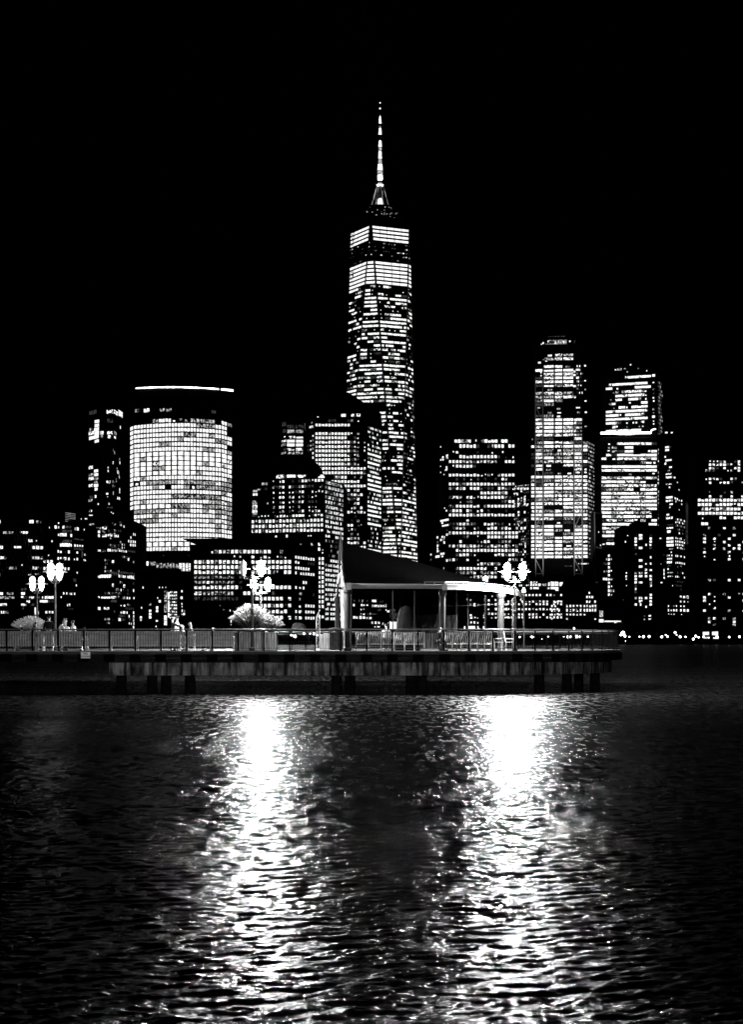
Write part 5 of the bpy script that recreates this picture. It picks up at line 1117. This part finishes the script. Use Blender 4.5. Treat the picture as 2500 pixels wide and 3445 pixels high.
# ------------------------------------------------------------------ people
def skin(name, pts, edges, rad, m, parent, sub=1, root=0):
    me = bpy.data.meshes.new(name); me.from_pydata([tuple(p) for p in pts], edges, []); me.update(); me.materials.append(m)
    o = bpy.data.objects.new(name, me); COL.objects.link(o); o.parent = parent
    md = o.modifiers.new('skin', 'SKIN'); me.skin_vertices or None
    if not me.skin_vertices: me.attributes.new('skin', 'SKIN', 'POINT') if False else None
    lay = me.skin_vertices[0] if len(me.skin_vertices) else None
    if lay is None: return o
    for i, r in enumerate(rad):
        lay.data[i].radius = (r, r) if not isinstance(r, tuple) else r; lay.data[i].use_root = (i == root)
    md.use_smooth_shade = True
    s = o.modifiers.new('sub', 'SUBSURF'); s.levels = sub; s.render_levels = sub
    return o
def bm_skin(name, pts, edges, rad, m, parent, sub=1):
    bm = bmesh.new(); lay = bm.verts.layers.skin.verify(); vs = []
    for p, r in zip(pts, rad):
        v = bm.verts.new(p); v[lay].radius = r if isinstance(r, tuple) else (r, r); vs.append(v)
    vs[0][lay].use_root = True
    for a, b_ in edges: bm.edges.new((vs[a], vs[b_]))
    me = bpy.data.meshes.new(name); bm.to_mesh(me); bm.free(); me.materials.append(m)
    o = bpy.data.objects.new(name, me); COL.objects.link(o); o.parent = parent
    md = o.modifiers.new('skin', 'SKIN'); md.use_smooth_shade = True
    s = o.modifiers.new('sub', 'SUBSURF'); s.levels = sub; s.render_levels = sub
    return o
def person(px, Y, label, pose, face, shirt, trousers, hair='hair', lean=0.0, h=1.72, z0=None, hairlen=0, arms=None, extra=None, sit_z=.45, head=(0, 0)):
    """face: heading in degrees (0 looks away from the camera along +Y, 180 towards it)"""
    root = empty('person', (X(px, Y), Y, DZ if z0 is None else z0), label, 'person', rz=math.radians(face))
    k = h/1.72; V = Vector
    hipz = .92*k if pose == 'stand' else sit_z+.09
    hip = V((0, 0, hipz)); up = V((0, math.sin(lean), math.cos(lean)))
    waist = hip+up*.18*k; chest = hip+up*.38*k; neck = hip+up*.53*k; hd = neck+up*.07*k
    hc = neck+up*.19*k+V((head[0], head[1], 0)); crown = hc+up*.09*k
    sh = [chest+V((s*.17*k, 0, .09*k)) for s in (-1, 1)]
    if arms is None: arms = [((-.24, .04, -.24), (-.2, .14, -.46)), ((.24, .04, -.24), (.2, .14, -.46))]
    el = [V((chest+V(a[0])*k)) for a in arms]; wr = [V((chest+V(a[1])*k)) for a in arms]
    hj = [hip+V((s*.09*k, 0, -.03)) for s in (-1, 1)]
    if pose == 'stand': kn = [V((s*.10*k, .05, .49*k)) for s in (-1, 1)]; an = [V((s*.11*k, -.01, .08*k)) for s in (-1, 1)]
    else: kn = [V((s*.11*k, .43*k, sit_z+.1)) for s in (-1, 1)]; an = [V((s*.11*k, .44*k, .08)) for s in (-1, 1)]
    toe = [a+V((0, .15*k, -.04)) for a in an]
    P_ = [hip, waist, chest, neck, hd, hc, crown]; Rr = [(.15*k, .11*k), (.125*k, .095*k), (.155*k, .11*k), .055*k, .055*k, (.082*k, .098*k), (.06*k, .07*k)]
    Ed = [(0, 1), (1, 2), (2, 3), (3, 4), (4, 5), (5, 6)]
    def add(p, r, fr_):
        P_.append(p); Rr.append(r); Ed.append((fr_, len(P_)-1)); return len(P_)-1
    for s in (0, 1):
        i = add(sh[s], .06*k, 2); i = add(el[s], .043*k, i); i = add(wr[s], .03*k, i)
        d = (wr[s]-el[s]).normalized(); side = V((1 if s == 0 else -1, 0, 0)); pa = wr[s]+d*.08*k; i = add(pa, .034*k, i)
        for q in range(4):
            b_ = pa+side*(.024*(q-1.5))*k+d*.04*k; t_ = b_+d*(.04-.004*abs(q-1.2))*k+V((0, .01, -.02))*k
            j = add(b_, .0095*k, i); add(t_, .008*k, j)
        j = add(wr[s]+d*.045*k+side*.04*k, .011*k, i); add(wr[s]+d*.09*k+side*.06*k+V((0, .015, 0)), .009*k, j)
        i = add(hj[s], .09*k, 0); i = add(kn[s], .058*k, i); i = add(an[s], .04*k, i); add(toe[s], .035*k, i)
    body = bm_skin('body', P_, Ed, Rr, M['skin'], root)
    # face details and hair as children
    mb = MB(); f0 = hc+V((0, .095*k, 0)); mb.add([f0+V((-.014, -.005, -.02)), f0+V((.014, -.005, -.02)), f0+V((0, .02, -.022)), f0+V((0, -.002, .025))], [(0, 1, 2), (1, 3, 2), (3, 0, 2)])
    for sx in (-1, 1): mb.lathe((hc.x+sx*.087*k, hc.y, hc.z-.02), [(.005, -.02), (.014, 0), (.005, .02)], 6)
    mb.build('nose_and_ears', M['skin'], root, True)
    mb = MB()
    for sx in (-.03, .03): mb.box((f0.x+sx*k, f0.y-.008, f0.z+.012), (.022, .008, .01))
    mb.box((f0.x, f0.y-.006, f0.z-.045), (.045, .008, .008)); mb.build('eyes_and_mouth', M['hair'], root)
    hp = [crown+V((0, -.01, .0)), hc+V((0, -.045, .02))*1.0, hc+V((0, -.06, -.05))]; hr = [(.075*k, .085*k), (.092*k, .08*k), (.075*k, .05*k)]; he = [(0, 1), (1, 2)]
    if hairlen: 
        hp += [hc+V((0, -.085, -.2)), hc+V((0, -.10, -.2-hairlen))]; hr += [(.085*k, .045), (.06*k, .03)]; he += [(2, 3), (3, 4)]
    bm_skin('hair', hp, he, hr, M[hair], root)
    # clothing: shirt with sleeves, trousers, shoes
    P2 = [hip+V((0, 0, -.02)), waist, chest, neck-up*.05]; R2 = [(.165*k, .125*k), (.15*k, .115*k), (.175*k, .125*k), (.075*k, .07*k)]; E2 = [(0, 1), (1, 2), (2, 3)]
    for s in (0, 1):
        P2.append(sh[s]); R2.append(.075*k); E2.append((2, len(P2)-1)); P2.append(el[s]); R2.append(.058*k); E2.append((len(P2)-2, len(P2)-1))
        P2.append(el[s].lerp(wr[s], .85)); R2.append(.045*k); E2.append((len(P2)-2, len(P2)-1))
    bm_skin('jacket', P2, E2, R2, shirt if not isinstance(shirt, str) else M[shirt], root)
    P3 = [hip]; R3_ = [(.155*k, .12*k)]; E3_ = []
    for s in (0, 1):
        P3.append(hj[s]); R3_.append(.1*k); E3_.append((0, len(P3)-1)); P3.append(kn[s]); R3_.append(.07*k); E3_.append((len(P3)-2, len(P3)-1)); P3.append(an[s].lerp(kn[s], .08)); R3_.append(.055*k); E3_.append((len(P3)-2, len(P3)-1))
    bm_skin('trousers', P3, E3_, R3_, M[trousers], root)
    for s in (0, 1): bm_skin('shoe', [an[s]+V((0, -.03, -.03)), toe[s]], [(0, 1)], [.045*k, .042*k], M['column' if extra == 'whiteshoes' else 'blackcloth'], root)
    if extra == 'cap':
        mb = MB(); mb.lathe(tuple(crown+V((0, 0, -.03))), [(.105, 0), (.1, .05), (.05, .09), (.01, .1)], 10); mb.box((crown.x, crown.y+.12, crown.z-.02), (.14, .1, .015)); mb.build('cap', M['whitecloth'], root)
    if extra == 'braces':
        mb = MB()
        for s in (-1, 1): mb.tube([chest+V((s*.11, -.1, .12)), chest+V((s*.02, -.145, -.05)), waist+V((-s*.07, -.13, -.12))], .016, 4)
        mb.build('brace_strap', M['blackcloth'], root)
    return root
patt = mat('patterned_cloth', .5, .8, nscale=14, namp=.9, stretch=(1, 1, 1)); plaid = mat('plaid_cloth', .45, .8, nscale=9, namp=.95, stretch=(3, 1, .5))
YB = 96.0
on_rail = [((-.28, .12, -.2), (-.1, .34, -.22)), ((.28, .12, -.2), (.1, .34, -.22))]
person(163, 94.9, 'man in black jacket standing with his back to us at the left lamp post', 'stand', 8, 'blackcloth', 'blackcloth', h=1.78, extra='whiteshoes', lean=.06)
person(133, 94.6, 'person in pale top and dark trousers bending beside the man in black', 'stand', 75, 'greycloth', 'blackcloth', h=1.5, lean=.45)
person(193, 95.8, 'person in bright patterned top leaning forward right of the man in black', 'stand', -80, patt, 'blackcloth', h=1.66, lean=.5, hair='hairl', arms=[((-.2, .22, -.16), (-.12, .42, -.2)), ((.2, .22, -.16), (.12, .42, -.2))])
person(218, 97.0, 'seated person in white cap and pale top next to the plaid shirt', 'sit', 175, 'whitecloth', 'blackcloth', extra='cap', sit_z=.62)
person(248, 96.4, 'person in black and white plaid shirt seated facing left', 'sit', 70, plaid, 'denim', sit_z=.66, lean=.12)
person(288, 96.0, 'hunched person in dark grey top right of the plaid shirt', 'sit', 30, 'binm', 'blackcloth', sit_z=.38, lean=.4)
person(78, 94.6, 'person in white clothes seated low at the left end of the railing', 'sit', 60, 'whitecloth', 'whitecloth', sit_z=.3, extra='whiteshoes', lean=.2)
person(575, 96, 'person in black embracing another, left one of the couple', 'stand', -75, 'blackcloth', 'blackcloth', h=1.70, lean=.1, arms=[((-.18, .28, .02), (-.05, .46, .02)), ((.18, .28, .0), (.05, .48, -.02))])
person(594, 96.1, 'person in grey jacket being embraced, right one of the couple', 'stand', 80, 'greycloth', 'denim', h=1.76, lean=-.02)
person(614, 96.8, 'small child in white top seated beside the couple', 'sit', 110, 'whitecloth', 'denim', h=1.2, sit_z=.62, hair='hairl')
person(645, 96, 'long haired woman in dark top seated leaning on the table', 'sit', 80, 'binm', 'denim', h=1.62, sit_z=.60, hairlen=.22, hair='hairl', lean=.18, arms=[((-.2, .18, -.2), (-.05, .42, -.18)), ((.2, .18, -.2), (.05, .42, -.18))])
person(709, 98, 'person lying back with only the pale face showing above the railing', 'sit', 120, 'blackcloth', 'blackcloth', h=1.5, sit_z=.42, lean=-.2)
person(1300, 96.2, 'man in grey shirt with crossed dark braces seated under the pavilion', 'sit', 0, 'greycloth', 'denim', sit_z=.5, h=1.7, extra='braces', lean=.15)
person(1476, 94.8, 'dark dressed person seated beside the middle pavilion column', 'sit', -60, 'blackcloth', 'denim', sit_z=.40, h=1.5, extra='whiteshoes', lean=.15)
# table of the seated group
o = empty('table', (X(225, 96.6), 96.6, DZ), 'low table edge between the seated people at the left', 'table'); mb = MB(); mb.box((0, 0, .96), (1.7, .5, .05)); mb.build('tabletop', M['bench'], o)
for s_ in (-.75, .75): mb = MB(); mb.box((s_, 0, .47), (.06, .4, .94)); mb.build('leg', M['steel'], o)
o = empty('table', (X(630, 96.6), 96.7, DZ), 'dark table in front of the long haired woman', 'table'); mb = MB(); mb.box((0, 0, .9), (.8, .5, .04)); mb.build('tabletop', M['binm'], o)
for s_ in (-.35, .35): mb = MB(); mb.box((s_, 0, .44), (.05, .4, .88)); mb.build('leg', M['steel'], o)
# low dark canopy between planter and lattice pole
cn = empty('canopy', (X(1005, 97), 97, DZ), 'low dark canvas canopy on thin legs left of the lattice pole', 'canopy')
mb = MB(); vs = []; hw = (X(1036, 97)-X(974, 97))/2
for i in range(13):
    for k in range(9):
        u, t = i/12, k/8; a = math.pi*t; w_ = math.sin(math.pi*min(1, max(0, .06+.88*u)))**.35
        vs.append((-hw+u*2*hw, -.35*math.cos(a)*w_, .2+(.95+.38*math.sin(a))*w_*(.96+.04*math.sin(u*9))))
mb.add(vs, [(i*9+k, (i+1)*9+k, (i+1)*9+k+1, i*9+k+1) for i in range(12) for k in range(8)]); mb.build('canvas', M['tarp'], cn, True)
for a, c in ((-.36, -.3), (.36, -.3), (-.36, .3), (.36, .3)): mb = MB(); mb.box((a, c, .57), (.03, .03, 1.14)); mb.build('leg', M['black'], cn)
